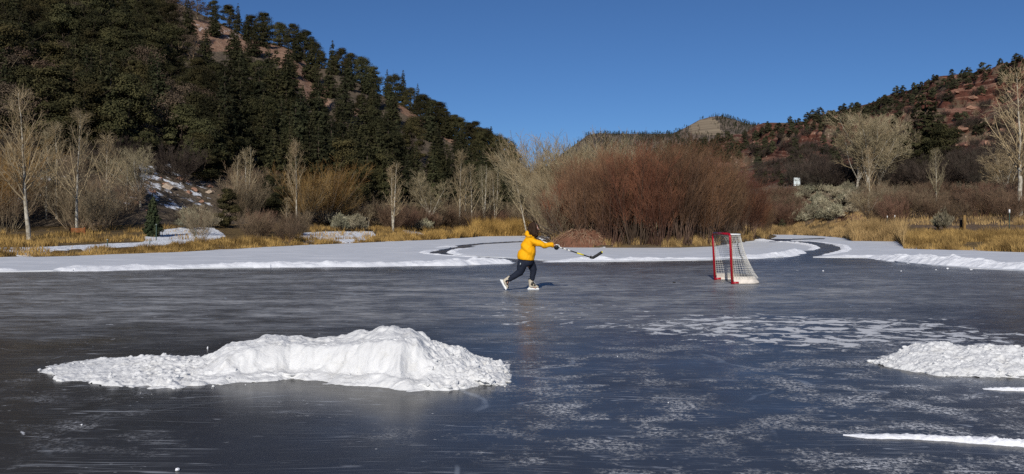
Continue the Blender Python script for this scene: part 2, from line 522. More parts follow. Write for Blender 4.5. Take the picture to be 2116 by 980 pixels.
M['darktwig'] = mat_leaf('dark_brush_twigs', (0.055, 0.042, 0.033), (0.10, 0.078, 0.06), 0.8, 0.02, 0.25)
M['sage'] = mat_leaf('sage_leaves', (0.24, 0.215, 0.14), (0.42, 0.375, 0.26), 1.2, 0.02, 0.38)
M['grass'] = mat_leaf('dry_grass_blades', (0.17, 0.105, 0.038), (0.46, 0.30, 0.11), 0.8, 0.0, 0.0)
M['reed'] = mat_leaf('reed_blades', (0.24, 0.15, 0.055), (0.46, 0.30, 0.115), 0.5, 0.0, 0.0)
M['rock'] = mat_plain('red_sandstone', (0.30, 0.17, 0.115), 0.9, 0.1, 0.4, 2.0, 0.6)
M['rockpale'] = mat_plain('pale_sandstone', (0.42, 0.33, 0.25), 0.9, 0.1, 0.35, 2.0, 0.6)


# ================================================================== terrain
class Terr:
    """ground beside the pond: s 0..1 from the shore to the foot of the hill, 1..2 up to the ridge, 2..3 down behind it"""
    def __init__(self, shore, base, ridge, back, seed, amp, pw=1.0, bankp=0.4):
        s = np.array(shore, float); self.spx = s[:, 0]; self.sd = CH * F / (s[:, 1] - HY)
        b = np.array(base, float); self.bpx = b[:, 0]; self.bd = b[:, 1]; self.bz = CH - (b[:, 2] - HY) / F * b[:, 1]
        r = np.array(ridge, float); self.rpx = r[:, 0]; self.rd = r[:, 1]; self.rz = CH - (r[:, 2] - HY) / F * r[:, 1]
        self.back = back; self.seed = seed; self.amp = amp; self.pw = pw; self.bankp = bankp

    def at(self, px, s):
        px = np.asarray(px, float); s = np.asarray(s, float); px, s = np.broadcast_arrays(px, s)
        d0 = np.interp(px, self.spx, self.sd); d1 = np.interp(px, self.bpx, self.bd); d2 = np.interp(px, self.rpx, self.rd)
        z1 = np.interp(px, self.bpx, self.bz); z2 = np.interp(px, self.rpx, self.rz)
        u = np.clip(s, 0, 1); v = np.clip(s - 1, 0, 1); w = np.clip(s - 2, 0, 1)
        d = d0 + (d1 - d0) * u + (d2 - d1) * v + self.back * w
        zb = -0.12 + 0.42 * sstep(0, 0.10, u) + np.maximum(z1 - 0.3, 0) * u ** (1 / self.bankp) * 1.0
        zh = z1 + (z2 - z1) * v ** self.pw
        z = np.where(s <= 1, zb, np.where(s <= 2, zh, z2 - (z2 * 0.55) * w))
        x = (px - CX) / F * d
        env = sstep(0.02, 0.4, s) * 0.10 + sstep(0.95, 1.2, s) * (1 - 0.75 * sstep(1.85, 2.0, s) * (1 - sstep(2, 2.3, s))) * self.amp
        z = z + env * ((fbm(x / 22, d / 22, self.seed, 4) - 0.5) * 3.2 + (fbm(x / 3.5, d / 3.5, self.seed + 5, 3) - 0.5) * 1.0)
        return x, d, z

    def py(self, px, s):
        x, d, z = self.at(px, s); return HY - (z - CH) / d * F

    def find(self, px, py, s0=0.0, s1=2.0):
        ss = np.linspace(s0, s1, 500); q = self.py(np.full(500, px), ss)
        k = np.nonzero(q <= py)[0]
        return float(ss[k[0]]) if len(k) else s1

    def spot(self, px, py, s0=0.0, s1=2.0):
        s = self.find(px, py, s0, s1); x, d, z = self.at(px, s)
        return np.array([float(x), float(d), float(z)]), s

    def mesh(self, name, pxs, ss, mat, masks):
        PX, S = np.meshgrid(pxs, ss)
        x, d, z = self.at(PX, S)
        PY = HY - (z - CH) / d * F
        me = mk_mesh(name, np.stack([x, d, z], -1).reshape(-1, 3), [grid_faces(len(ss), len(pxs))], True, mat)
        for k, v in masks(PX, PY, S, x, d, z).items():
            a = me.attributes.new(k, 'FLOAT', 'POINT'); a.data.foreach_set('value', np.clip(v, 0, 1).astype(np.float32).ravel())
        return tag(link(name, me), kind='structure')


def inpoly(px, py, poly):
    poly = np.asarray(poly, float); r = np.zeros(np.shape(px), bool)
    j = len(poly) - 1
    for i in range(len(poly)):
        xi, yi = poly[i]; xj, yj = poly[j]
        r ^= ((yi > py) != (yj > py)) & (px < (xj - xi) * (py - yi) / (yj - yi + 1e-9) + xi)
        j = i
    return r


def near_poly(px, py, poly, soft=8):
    """1 inside, falling to 0 within soft pixels outside (coarse)"""
    acc = np.zeros(np.shape(px))
    for ox, oy in ((0, 0), (soft, 0), (-soft, 0), (0, soft), (0, -soft), (soft / 2, soft / 2), (-soft / 2, soft / 2), (soft / 2, -soft / 2), (-soft / 2, -soft / 2)):
        acc = acc + inpoly(px + ox, py + oy, poly)
    return acc / 9


SHORE_L = [(-700, 556), (-300, 545), (0, 535), (150, 531), (360, 523), (480, 516.5), (570, 511), (650, 507), (735, 503.5), (900, 496.5), (975, 491.5), (985, 489.5), (1080, 488.3), (1300, 487)]
LEFT = Terr(SHORE_L,
            [(-700, 60, 470), (0, 62, 470), (300, 66, 466), (450, 74, 462), (600, 85, 458), (800, 105, 456), (1000, 138, 455), (1080, 155, 456), (1300, 172, 458)],
            [(-700, 270, -420), (-300, 255, -290), (0, 240, -150), (200, 230, -60), (330, 226, -8), (430, 222, 36), (520, 215, 78), (600, 212, 100), (650, 210, 138), (700, 208, 145), (780, 205, 192), (830, 200, 215), (900, 195, 262),
             (960, 190, 297), (1010, 185, 332), (1045, 182, 372), (1080, 180, 415), (1130, 178, 446), (1300, 176, 456)],
            110, 3, 1.0)
SCARS = [[(372, 40), (400, 95), (440, 108), (500, 105), (560, 118), (600, 165), (640, 215), (668, 212), (690, 200), (662, 160), (610, 108), (560, 84), (500, 62), (430, 44)],
         [(795, 195), (830, 235), (880, 262), (940, 300), (985, 315), (962, 285), (905, 245), (850, 208)],
         [(725, 225), (740, 262), (752, 250), (745, 222)], [(800, 290), (815, 335), (832, 325), (822, 290)], [(660, 200), (665, 225), (690, 232), (690, 205)],
         [(440, 330), (470, 395), (560, 420), (600, 400), (560, 350), (500, 335)]]
SNOWS = [([(325, 335), (335, 440), (440, 445), (445, 385), (415, 350), (370, 325)], 0.44), ([(140, 148), (205, 172), (235, 196), (215, 176), (150, 142)], 1.0),
         ([(440, 12), (460, 30), (480, 62), (505, 70), (470, 30)], 0.45), ([(390, 40), (400, 70), (480, 90), (560, 92), (600, 106), (540, 74), (440, 45)], 0.42),
         ([(-60, 380), (-60, 450), (60, 440), (130, 400), (160, 360), (100, 335), (30, 350)], 0.45), ([(330, 20), (335, 50), (350, 45), (345, 15)], 0.9), ([(250, 0), (255, 12), (280, 6)], 0.9),
         ([(270, 330), (300, 420), (345, 430), (330, 340)], 0.5), ([(170, 400), (200, 440), (330, 440), (280, 390)], 0.42), ([(700, 395), (710, 440), (860, 440), (840, 380), (780, 375)], 0.5)]
BSNOW = [([(-200, 516), (-200, 524), (60, 522), (160, 515), (330, 508), (400, 503), (400, 497), (230, 503), (100, 510), (0, 512)], 1.0),
         ([(300, 478), (300, 503), (420, 500), (470, 488), (440, 470), (380, 470)], 1.0), ([(165, 508), (172, 530), (205, 528), (205, 508)], 0.9), ([(30, 520), (30, 533), (110, 532), (110, 518)], 0.55),
         ([(370, 505), (370, 520), (540, 512), (540, 500)], 0.5),
         ([(605, 484), (610, 506), (740, 502), (780, 492), (770, 478), (700, 478), (640, 480)], 1.0), ([(820, 474), (850, 488), (900, 497), (920, 495), (860, 478)], 0.9)]


def left_masks(PX, PY, S, x, d, z):
    scar = np.zeros(PX.shape); snow = np.zeros(PX.shape)
    hill = S > 1.02
    for p in SCARS: scar = np.maximum(scar, near_poly(PX, PY, p, 12) * hill)
    for p, a in SNOWS: snow = np.maximum(snow, near_poly(PX, PY, p, 9) * a * hill)
    for p, a in BSNOW: snow = np.maximum(snow, near_poly(PX, PY, p, 4) * a * (S < 1.02))
    grass = np.where(S < 0.55, 0.85, 0.25 + 0.4 * (S < 1)) * (PX < 1200)
    rock = np.where((S > 1.0) & (S < 1.45), 1.0, 0.35) + scar * 0.6
    return dict(scar=scar, snow=snow, grass=grass, rock=rock)


def rows(*parts):
    return np.unique(np.concatenate([np.linspace(*p) for p in parts]))


LEFT.mesh('hillside', np.arange(-620, 1290, 5.0), rows((0, 0.12, 14), (0.12, 1, 60), (1, 2, 190), (2, 3, 16)), M['hill_left'], left_masks)

RIGHT = Terr([(1180, 487), (1440, 486), (1545, 485), (1640, 486.2), (1700, 489), (1745, 493), (1760, 499), (1850, 500), (1862, 501), (1868, 515), (1900, 516.5), (2116, 523), (2400, 530), (2700, 534), (3200, 538)],
             [(1180, 230, 440), (1300, 200, 425), (1540, 170, 408), (1640, 155, 396), (1700, 152, 396), (1760, 150, 398), (1850, 145, 402), (1950, 135, 405), (2116, 122, 398), (2400, 122, 402), (3200, 128, 410)],
             [(1180, 720, 345), (1300, 690, 325), (1400, 640, 310), (1540, 590, 277), (1640, 540, 255), (1760, 480, 225), (1850, 440, 200), (1950, 400, 168), (2050, 380, 146), (2116, 370, 128), (2400, 340, 60), (3200, 330, -40)],
             160, 21, 2.0, 1.0, 0.55)
RGRASS = [(1540, 478), (1545, 486), (1760, 500), (1870, 520), (2116, 525), (2500, 540), (2500, 500), (2116, 486), (1960, 482), (1850, 470), (1700, 465), (1600, 470)]


def right_masks(PX, PY, S, x, d, z):
    scar = np.where(S > 1.05, 0.95, 0.0)
    path = near_poly(PX, PY, [(1735, 430), (1725, 478), (1800, 480), (1790, 455), (1760, 430)], 5)
    path2 = near_poly(PX, PY, [(1990, 478), (1985, 487), (2130, 486), (2130, 476), (2060, 476)], 4)
    scar = np.maximum(scar, np.maximum(path, path2 * 0.9) * (S < 1.02))
    grass = near_poly(PX, PY, RGRASS, 8) * (S < 1) * (1 - path) * (1 - path2) + (S > 1) * 0.12 + (S < 1) * 0.3 * (1 - path)
    snow = near_poly(PX, PY, [(2000, 483), (2004, 488), (2050, 485), (2040, 481)], 3) * 0.9 * (S < 1)
    return dict(scar=scar, snow=snow, grass=grass, rock=np.where(S > 1, 0.8, 0.2))


def right_terrace(T):
    """ledges of rock: the slope climbs in steps on the upper right"""
    base_at = T.at

    def at(px, s):
        x, d, z = base_at(px, s)
        w = sstep(1.15, 1.35, s) * (1 - sstep(1.9, 2.0, s))
        st = 9.0; zz = z + 4.0 * (fbm(x / 60, d / 60, 77, 3) - 0.5)
        f = zz / st - np.floor(zz / st)
        return x, d, z + w * (sstep(0.40, 0.54, f) - f) * st * sstep(0.35, 0.6, fbm(x / 45, d / 45, 78, 3)) * 1.0
    T.at = at


right_terrace(RIGHT)
RIGHT.mesh('red_hillside', np.arange(1180, 2900, 5.0), rows((0, 0.12, 12), (0.12, 1, 50), (1, 2, 420), (2, 3, 14)), M['hill_right'], right_masks)

# wide ground sheet out to the horizon, under everything
gm = mk_mesh('ground', [(-9000, -3000, -0.6), (9000, -3000, -0.6), (9000, 12000, -0.6), (-9000, 12000, -0.6)], [np.array([(0, 1, 2, 3)])], False,
             mat_plain('valley_soil', (0.16, 0.12, 0.08), 0.95, 0.1, 0.3, 0.05))
tag(link('ground', gm), kind='structure')


# distant mesa and rounded peak
def mountain(name, pts, dist, depth, mat_, seed, masks, x0, x1):
    a = np.array(pts, float)
    pxs = np.arange(x0, x1, 2.0); vs = np.concatenate([np.linspace(0, 1, 60), np.linspace(1.05, 2, 12)])
    PX, V = np.meshgrid(pxs, vs)
    zr = CH - (np.interp(PX, a[:, 0], a[:, 1]) - HY) / F * dist
    d = dist - depth * (1 - np.minimum(V, 1)) + depth * np.maximum(V - 1, 0)
    x = (PX - CX) / F * dist
    z = zr * np.where(V <= 1, np.minimum(V, 1) ** 0.8, 1 - 0.6 * (V - 1)) - 4 * (V < 0.01)
    rid = (fbm(x / 120, d / 200, seed, 5) - 0.5) * 40 * np.minimum(V, 1) * (1 - np.minimum(V, 1)) * 2
    z = z + rid
    PY = HY - (z - CH) / d * F
    me = mk_mesh(name, np.stack([x, d, z], -1).reshape(-1, 3), [grid_faces(len(vs), len(pxs))], True, mat_)
    for k, v in masks(PX, PY).items():
        at = me.attributes.new(k, 'FLOAT', 'POINT'); at.data.foreach_set('value', np.clip(v, 0, 1).astype(np.float32).ravel())
    tag(link(name, me), kind='structure')
    return x, d, z, PX, PY, V


def build_far():
    m = NT('far_slope'); p = m.pos()
    f = m.noise(p, 0.03, 6, 0.7)
    col = m.mix(m.step(f, 0.4, 0.6), (0.10, 0.080, 0.066), (0.19, 0.145, 0.115))
    sep = m.n('ShaderNodeSeparateXYZ'); m.l(p, sep.inputs[0])
    cb = m.n('ShaderNodeCombineXYZ'); m.l(m.math('MULTIPLY', sep.outputs[2], 0.12), cb.inputs[2])
    cl = m.mix(m.step(m.noise(cb.outputs[0], 1.0, 3), 0.4, 0.6), (0.20, 0.155, 0.11), (0.30, 0.24, 0.165))
    col = m.mix(m.step(m.math('ADD', m.attr('cliff'), m.math('MULTIPLY', m.math('SUBTRACT', f, 0.5), 1.6)), 0.55, 0.66), col, cl)
    return m.done(m.bsdf(col, 0.95, 0.1, m.bump(f, 0.6, 3.0)))


CLIFF = [(1408, 277), (1425, 258), (1445, 248), (1468, 243), (1472, 252), (1455, 268), (1462, 276), (1440, 280), (1420, 280)]
MTS = mountain('mountain', [(1040, 420), (1120, 350), (1180, 305), (1215, 279), (1235, 275.5), (1330, 277), (1390, 276), (1420, 262), (1445, 248), (1470, 241), (1490, 240), (1515, 246), (1540, 255), (1600, 266), (1700, 280), (1900, 300)],
               1500, 500, build_far(), 55, lambda PX, PY: dict(cliff=near_poly(PX, PY, CLIFF, 3)), 1060, 1900)


def forest_on(grid, n, name, label, rmin, rmax, seed, keep):
    """one mass of far conifers, each a small cone of leaf clumps"""
    r = np.random.default_rng(seed); x, d, z, PX, PY, V = grid
    vs, qs = [], []; k = 0
    ii = np.nonzero(((V > 0.35) & (V <= 1.02)).ravel())[0]
    pick = r.choice(ii, n * 3)
    cnt = 0
    for q in pick:
        if cnt >= n: break
        qx, qy = PX.ravel()[q], PY.ravel()[q]
        if not keep(qx, qy, r): continue
        c0 = np.array([x.ravel()[q], d.ravel()[q], z.ravel()[q]]) + r.normal(size=3) * (3.5, 4, 0)
        h = r.uniform(rmin, rmax); m_ = 26
        t = r.uniform(0.08, 1, m_); rad = h * 0.27 * (1 - t) ** 0.8 * r.uniform(0.5, 1, m_); a = r.uniform(0, 6.28, m_)
        c = c0 + np.stack([np.cos(a) * rad, np.sin(a) * rad, t * h], -1)
        u = rand_dirs(m_, r) * h * 0.10; w = rand_dirs(m_, r) * h * 0.085
        v, f = diamonds(c, u, w); vs.append(v); qs.append(f + k); k += len(v); cnt += 1
    me = mk_mesh(name, np.vstack(vs), [np.vstack(qs)], False, M['juniper'])
    tag(link(name, me), label, 'forest', None, 'stuff')


forest_on(MTS, 7000, 'forest', 'far dark conifer woods covering the distant mesa and rounded peak', 3.4, 6.2, 5,
          lambda qx, qy, r: r.random() < (0.06 if inpoly(np.array(qx), np.array(qy), CLIFF) else 1.0) and 1150 < qx < 1800)

# island of willows in the pond
IF = np.array([(1118, 503), (1132, 510), (1150, 512.5), (1250, 514), (1400, 514), (1470, 511.5), (1500, 507), (1540, 501), (1585, 495), (1610, 491)], float)


def island_at(px, v):
    df = CH * F / (np.interp(px, IF[:, 0], IF[:, 1]) - HY)
    d = df + 20 * v; x = (px - CX) / F * d
    e = np.minimum(np.minimum(px - 1118, 1610 - px) / 30, 1)
    z = -0.1 + (0.32 * sstep(0, 0.06, v) + 0.35 * sstep(0, 0.5, v)) * e * (1 - sstep(0.85, 1, v)) + 0.25 * (fbm(x / 1.2, d / 1.2, 9, 3) - 0.5) * sstep(0, .1, v)
    return x, d, z


PXI, VI = np.meshgrid(np.linspace(1118, 1610, 160), np.linspace(0, 1, 60))
xi, di, zi = island_at(PXI, VI)
me = mk_mesh('island', np.stack([xi, di, zi], -1).reshape(-1, 3), [grid_faces(60, 160)], True, M['hill_left'])
for k, v in dict(scar=0.1 + 0 * xi, snow=0.35 * (VI < 0.2), grass=0.55 + 0 * xi, rock=0.5 + 0 * xi).items():
    a = me.attributes.new(k, 'FLOAT', 'POINT'); a.data.foreach_set('value', np.clip(v, 0, 1).astype(np.float32).ravel())
tag(link('island', me), kind='structure')

# ================================================================== ice and snow sheets
ys = np.concatenate([np.linspace(-12, 60, 4), [140]])
ice = mk_mesh('ice', [(-70, -15, 0), (70, -15, 0), (95, 150, 0), (-95, 150, 0)], [np.array([(0, 1, 2, 3)])], False, M['ice'])
tag(link('ice', ice), kind='structure')


def sheet(name, poly, z, seed):
    """snow lying on the ice: outline roughened, edges with a thickness"""
    r = np.random.default_rng(seed)
    pts = np.array([G(*p)[:2] for p in poly]); out = []
    for i in range(len(pts)):
        a, b = pts[i], pts[(i + 1) % len(pts)]
        L = np.linalg.norm(b - a); n = max(1, min(60, int(L / 0.35)))
        nv = np.array([-(b - a)[1], (b - a)[0]]) / (L + 1e-9)
        for k in range(n):
            q = a + (b - a) * k / n
            amp = 0.0 if q[1] > 90 else min(0.10, L * 0.06)
            out.append(q + nv * (fbm(np.array(q[0] * 1.3), np.array(q[1] * 1.3), seed, 3) - 0.5) * 2 * amp)
    bm = bmesh.new()
    vt = [bm.verts.new((*q, z)) for q in out]
    es = [bm.edges.new((vt[i], vt[(i + 1) % len(vt)])) for i in range(len(vt))]
    bmesh.ops.triangle_fill(bm, edges=es, use_beauty=False)
    vb = [bm.verts.new((*(q), -0.02)) for q in out]
    for i in range(len(vt)):
        j = (i + 1) % len(vt); bm.faces.new((vt[i], vb[i], vb[j], vt[j]))
    bmesh.ops.recalc_face_normals(bm, faces=bm.faces[:])
    me = bpy.data.meshes.new(name); bm.to_mesh(me); bm.free(); me.materials.append(M['crust'])
    return tag(link(name, me), kind='structure')


sheet('snow_field', [(-900, 590), (-300, 568), (0, 562.5), (110, 561), (300, 557), (560, 553), (700, 551), (900, 549), (1040, 545), (1058, 541.5), (1035, 537), (960, 532.5), (900, 528.5), (876, 525), (878, 521.5), (900, 518.5), (924, 515),
                     (932, 512), (938, 509.5), (960, 506.5), (1000, 503), (1060, 499.5), (1110, 497.5), (1250, 489), (1250, 484), (1080, 484), (985, 485), (900, 490), (735, 496), (570, 502), (360, 514), (150, 522), (0, 527), (-300, 537), (-900, 552)], 0.035, 1)
sheet('snow_field', [(936, 519.6), (941, 517), (963, 513.8), (985, 511), (976, 509), (1000, 506), (1060, 502.5), (1150, 499), (1300, 497), (1470, 498.5), (1540, 502), (1606, 501.3), (1625, 501.3), (1652, 505), (1673, 507.5), (1686, 513), (1675, 518), (1646, 520.7),
                     (1632, 527), (1618, 532), (1540, 534.5), (1470, 538), (1300, 540.5), (1165, 541.5), (1110, 538), (1069, 535), (1041, 533.5), (991, 530.8), (945, 527), (935, 524)], 0.037, 2)
sheet('snow_field', [(1470, 490.5), (1540, 492.7), (1638, 493.8), (1690, 492.2), (1706, 492.7), (1702, 495.2), (1670, 496), (1637, 497), (1634, 498.2), (1658, 498.6), (1691, 502), (1726, 507), (1743, 510), (1749, 516), (1741, 522), (1706, 528), (1680, 532.2), (1706, 532.8),
                     (1760, 533), (1818, 534), (1824, 536.5), (1857, 542.5), (1922, 549.5), (2004, 555), (2116, 561), (2500, 580), (3000, 606), (3000, 545), (2400, 525), (2116, 516), (1900, 510), (1860, 507), (1850, 496), (1750, 490), (1640, 484), (1470, 483)], 0.033, 3)
sheet('snow_field', [(1480, 493.5), (1530, 493.8), (1576, 496.3), (1582, 497.6), (1600, 499), (1590, 500.3), (1540, 500.8), (1480, 500.2)], 0.039, 4)


def ridge(label, pts, hts, w, seed, group=None):
    """low bank of shovelled snow along a line of ground points"""
    g = np.array([G(*p)[:2] for p in pts]); hts = np.array(hts, float)
    seg = np.concatenate([[0], np.cumsum(np.linalg.norm(np.diff(g, axis=0), axis=1))])
    n = int(min(2200, max(60, seg[-1] / min(0.05, max(0.008, w * 0.14))))); t = np.linspace(0, seg[-1], n)
    c = np.stack([np.interp(t, seg, g[:, 0]), np.interp(t, seg, g[:, 1])], -1); h = np.interp(t, seg, hts)
    tg = np.gradient(c, axis=0); tg /= np.linalg.norm(tg, axis=1, keepdims=True); nv = np.stack([-tg[:, 1], tg[:, 0]], -1)
    k = 26; a = np.linspace(-1, 1, k)
    wn = (0.45 + 1.1 * fbm(t / (1.6 * w), t * 0 + 1.5, seed + 21, 4))[:, None, None]
    X = c[:, None, :] + nv[:, None, :] * (a[None, :, None] * w * wn * (0.45 + 0.8 * h[:, None, None] / hts.max()))
    x, y = X[..., 0], X[..., 1]
    ed = np.minimum(np.minimum(t, seg[-1] - t) / (0.5 * w + 0.05), 1)[:, None]
    prof = (1 - np.abs(a) ** 2.2)[None, :]
    lump = 0.55 + 0.9 * fbm(x / 0.5, y / 0.5, seed, 3) * (0.5 + vnoise(x / 2.2, y / 2.2, seed + 3))
    z = h[:, None] * prof * ed * lump * (0.6 + 0.8 * fbm(x / (0.7 * w), y / (0.7 * w), seed + 33, 3)) + prof * 0.35 * h[:, None] * (fbm(x / min(0.09, w * 0.35), y / min(0.09, w * 0.35), seed + 9, 3) - 0.5) * (1 + 1.6 * (w < 0.1)) - 0.02 * (1 - prof)
    me = mk_mesh('snow_ridge', np.stack([x, y, z + 0.005], -1).reshape(-1, 3), [grid_faces(n, k)], True, M['snow_clean'])
    return tag(link('snow_ridge', me), label, 'snow ridge', group)


ridge('long ridge of shovelled white snow along the left edge of the cleared ice', [(96, 560), (150, 558.5), (230, 557), (330, 555), (430, 553), (560, 551), (680, 550), (800, 549), (900, 547.5), (980, 545), (1035, 543), (1060, 542.5)], [0.046, 0.128, 0.145, 0.099, 0.104, 0.139, 0.128, 0.116, 0.145, 0.174, 0.151, 0.029], 0.75, 31)
ridge('low thin snow ridge at far left edge of the dark ice', [(-500, 570), (-200, 565), (0, 561), (60, 560)], [.10, .12, .10, .02], 0.5, 32)
ridge('white snow ridge between the skater\'s stick blade and the goal', [(1120, 542), (1165, 540.5), (1215, 538.5), (1270, 539), (1340, 538), (1470, 536), (1550, 533.5), (1610, 530), (1640, 523), (1650, 520.5)], [0.021, 0.098, 0.182, 0.091, 0.084, 0.091, 0.126, 0.140, 0.140, 0.056], 0.55, 33)
ridge('thick lumpy snow ridge along the right edge of the rink', [(1690, 532), (1740, 531.5), (1815, 532), (1850, 537), (1922, 545), (2004, 550.5), (2116, 557), (2400, 571)], [0.035, 0.093, 0.104, 0.174, 0.209, 0.197, 0.209, 0.174], 0.62, 34)
ridge('narrow snow ridge round the outer bend of the winding cleared channel', [(1640, 497), (1691, 501), (1726, 506), (1745, 510), (1750, 516), (1741, 521.5), (1706, 528)], [0.033, 0.055, 0.066, 0.088, 0.088, 0.077, 0.055], 0.26, 35)
ridge('snow ridge round the inner point of the winding cleared channel', [(1602, 501), (1625, 501.5), (1652, 505), (1673, 508), (1685, 513), (1673, 517.5)], [0.050, 0.100, 0.110, 0.110, 0.090, 0.040], 0.26, 36)
ridge('snow ridge round the left tip of the small cleared loop', [(990, 531.5), (930, 529.5), (885, 526.5), (874, 523.5), (882, 520.5), (910, 516)], [0.025, 0.060, 0.070, 0.080, 0.060, 0.030], 0.24, 37)
ridge('short snow ridge on the inner bend of the small cleared loop', [(975, 514), (950, 516.5), (938, 519), (935, 522.5), (945, 526.5), (990, 530)], [0.027, 0.063, 0.081, 0.081, 0.054, 0.023], 0.24, 38)
ridge('low snow hump above the small cleared loop', [(900, 513.5), (920, 511.5), (938, 510)], [0.040, 0.100, 0.050], 0.4, 39)
ridge('long thin strip of scraped snow at lower right', [(1742, 899), (1800, 903), (1880, 904), (1960, 909), (2040, 914), (2130, 921), (2300, 935)], [.004, .018, .020, .022, .026, .028, .026], 0.062, 40)
ridge('short thin strip of scraped snow below the right snow pile', [(2030, 804), (2070, 805.5), (2130, 807), (2250, 810)], [.006, .018, .020, .018], 0.05, 41)
ridge('far snow ridge at the head of the winding channel', [(1480, 497), (1535, 496.5), (1570, 498), (1598, 499.5)], [0.060, 0.120, 0.132, 0.048], 1.0, 43)


# ------------------------------------------------------------------ snow piles
def pile(label, front, crest, prof, seed, lumps, x0, x1, ncr=420):
    fr = np.array(front, float); cr = np.array(crest, float)
    nu, nv = 720, 170
    px = np.linspace(x0, x1, nu); V = np.concatenate([np.linspace(0, 1, 115), np.linspace(1.01, 2, nv - 115)])
    df = CH * F / (np.interp(px, fr[:, 0], fr[:, 1]) - HY)
    D = np.interp(px, cr[:, 0], cr[:, 2]); dc = df + D
    zc = CH - (np.interp(px, cr[:, 0], cr[:, 1]) - HY) / F * dc
    PX, VV = np.meshgrid(px, V)
    DF = df[None, :]; DC = dc[None, :]
    d = np.where(VV <= 1, DF + (DC - DF) * VV, DC + 0.55 * (VV - 1))
    x = (PX - CX) / F * d
    d = d + (fbm(x / 0.30, d / 0.30, seed + 40, 4) - 0.5) * 0.50 * (1 - np.minimum(VV, 1)) ** 2
    blk = np.interp(PX, [p[0] for p in prof], [p[1] for p in prof])          # 0 heap with an even slope, 1 block with a low apron and a steep face
    s_even = np.minimum(VV, 1) ** 0.9
    s_block = 0.16 * sstep(0.0, 0.22, VV) + 0.70 * sstep(0.30, 0.56, VV + 0.16 * (fbm(x / 0.35, 0 * x, seed + 60, 3) - 0.5)) + 0.14 * sstep(0.5, 1.0, VV)
    sh = s_even * (1 - blk) + s_block * blk
    sh = np.where(VV <= 1, sh, 1 - sstep(1.0, 1.9, VV))
    z = zc[None, :] * sh
    rough = np.interp(PX, [p[0] for p in lumps], [p[1] for p in lumps])
    edge = sstep(0.0, 0.10, VV) * (1 - sstep(1.85, 2.0, VV))
    n1 = fbm(x / 0.30, d / 0.30, seed, 3) - 0.5; n2 = fbm(x / 0.085, d / 0.085, seed + 1, 3) - 0.5; n3 = fbm(x / 0.03, d / 0.03, seed + 2, 2) - 0.5
    cob = np.maximum(vnoise(x / 0.06, d / 0.06, seed + 3) - 0.55, 0) * 2
    z = z + edge * (0.10 * n1 * (0.4 + blk * 0.25) * np.minimum(zc / 0.2, 1)[None, :] + rough * (0.055 * n2 + 0.02 * n3 + 0.030 * cob + 0.075 * np.maximum(vnoise(x / 0.15, d / 0.15, seed + 13) - 0.6, 0)) + 0.006 * n3)
    z = z + 0.03 * sstep(0.0, 0.05, VV) * (VV <= 1) * fbm(x / 0.12, d / 0.12, seed + 6, 2) - 0.012 - 0.02 * sstep(1.8, 2.0, VV)
    rag = (fbm(x / 0.16, d / 0.10, seed + 70, 4) - 0.56) * 0.16 * (1 - sstep(0.02, 0.30, VV)) * (VV <= 1)
    z = z + 0.7 * rag * (0.5 + 0.5 * (1 - blk))
    d = d + (fbm(x / 0.30, VV * 4.5, seed + 81, 4) - 0.5) * 0.16 * blk * sstep(0.15, 0.35, VV) * (1 - sstep(0.85, 1.05, VV))
    z = z + 0.06 * (fbm(x / 0.11, d / 0.13, seed + 87, 4) - 0.5) * blk * sstep(0.22, 0.4, VV) * (1 - sstep(1.0, 1.4, VV)) + 0.05 * (fbm(x / 0.16, x * 0 + 3.3, seed + 83, 3) - 0.5) * sstep(0.5, 0.9, VV) * (1 - sstep(1.3, 1.8, VV)) * np.minimum(zc / 0.2, 1)[None, :]
    endt = np.minimum(np.minimum(PX - x0, x1 - PX) / 25.0, 1)
    z = z * np.clip(endt, 0, 1) - 0.012 * (1 - np.clip(endt, 0, 1))
    me = mk_mesh('snow_pile', np.stack([x, d, z], -1).reshape(-1, 3), [grid_faces(len(V), nu)], True, M['snow'])
    o = tag(link('snow_pile', me), label, 'snow pile')
    # broken lumps lying on it and crumbs along its foot
    r = np.random.default_rng(seed + 5)
    b = bmesh.new(); bmesh.ops.create_icosphere(b, subdivisions=2, radius=1)
    sv = np.array([v.co[:] for v in b.verts]); sf = np.array([[v.index for v in f.verts] for f in b.faces]); b.free()
    mb = MB(); rf = rough / rough.max()
    n_ = 0
    while n_ < ncr:
        i = int(r.integers(0, len(V))); j = int(r.integers(8, nu - 8))
        if V[i] > 1.3 or r.random() > rf[i, j] ** 1.5 + 0.03: continue
        s = 0.005 + 0.022 * r.random() ** 3.2
        c = np.array([x[i, j], d[i, j], max(z[i, j], 0) + s * 0.05])
        if V[i] < 0.04: c[1] -= 0.28 * r.random() ** 2; c[2] = s * 0.4; c[0] += r.normal() * .05; s *= 0.55
        k = 0.60 + 0.85 * fbm(sv[:, 0] * 1.9 + n_, sv[:, 1] * 1.6 + sv[:, 2] * 2.2, seed, 2)
        sx_ = np.array([r.uniform(.8, 1.5), r.uniform(.8, 1.3), r.uniform(.55, .95)]) * s
        mb.add(sv * k[:, None] * sx_ + c, None, sf); n_ += 1
    tag(mb.build('snow_crumbs', M['snow'], o, smooth=False), kind='stuff')
    return o


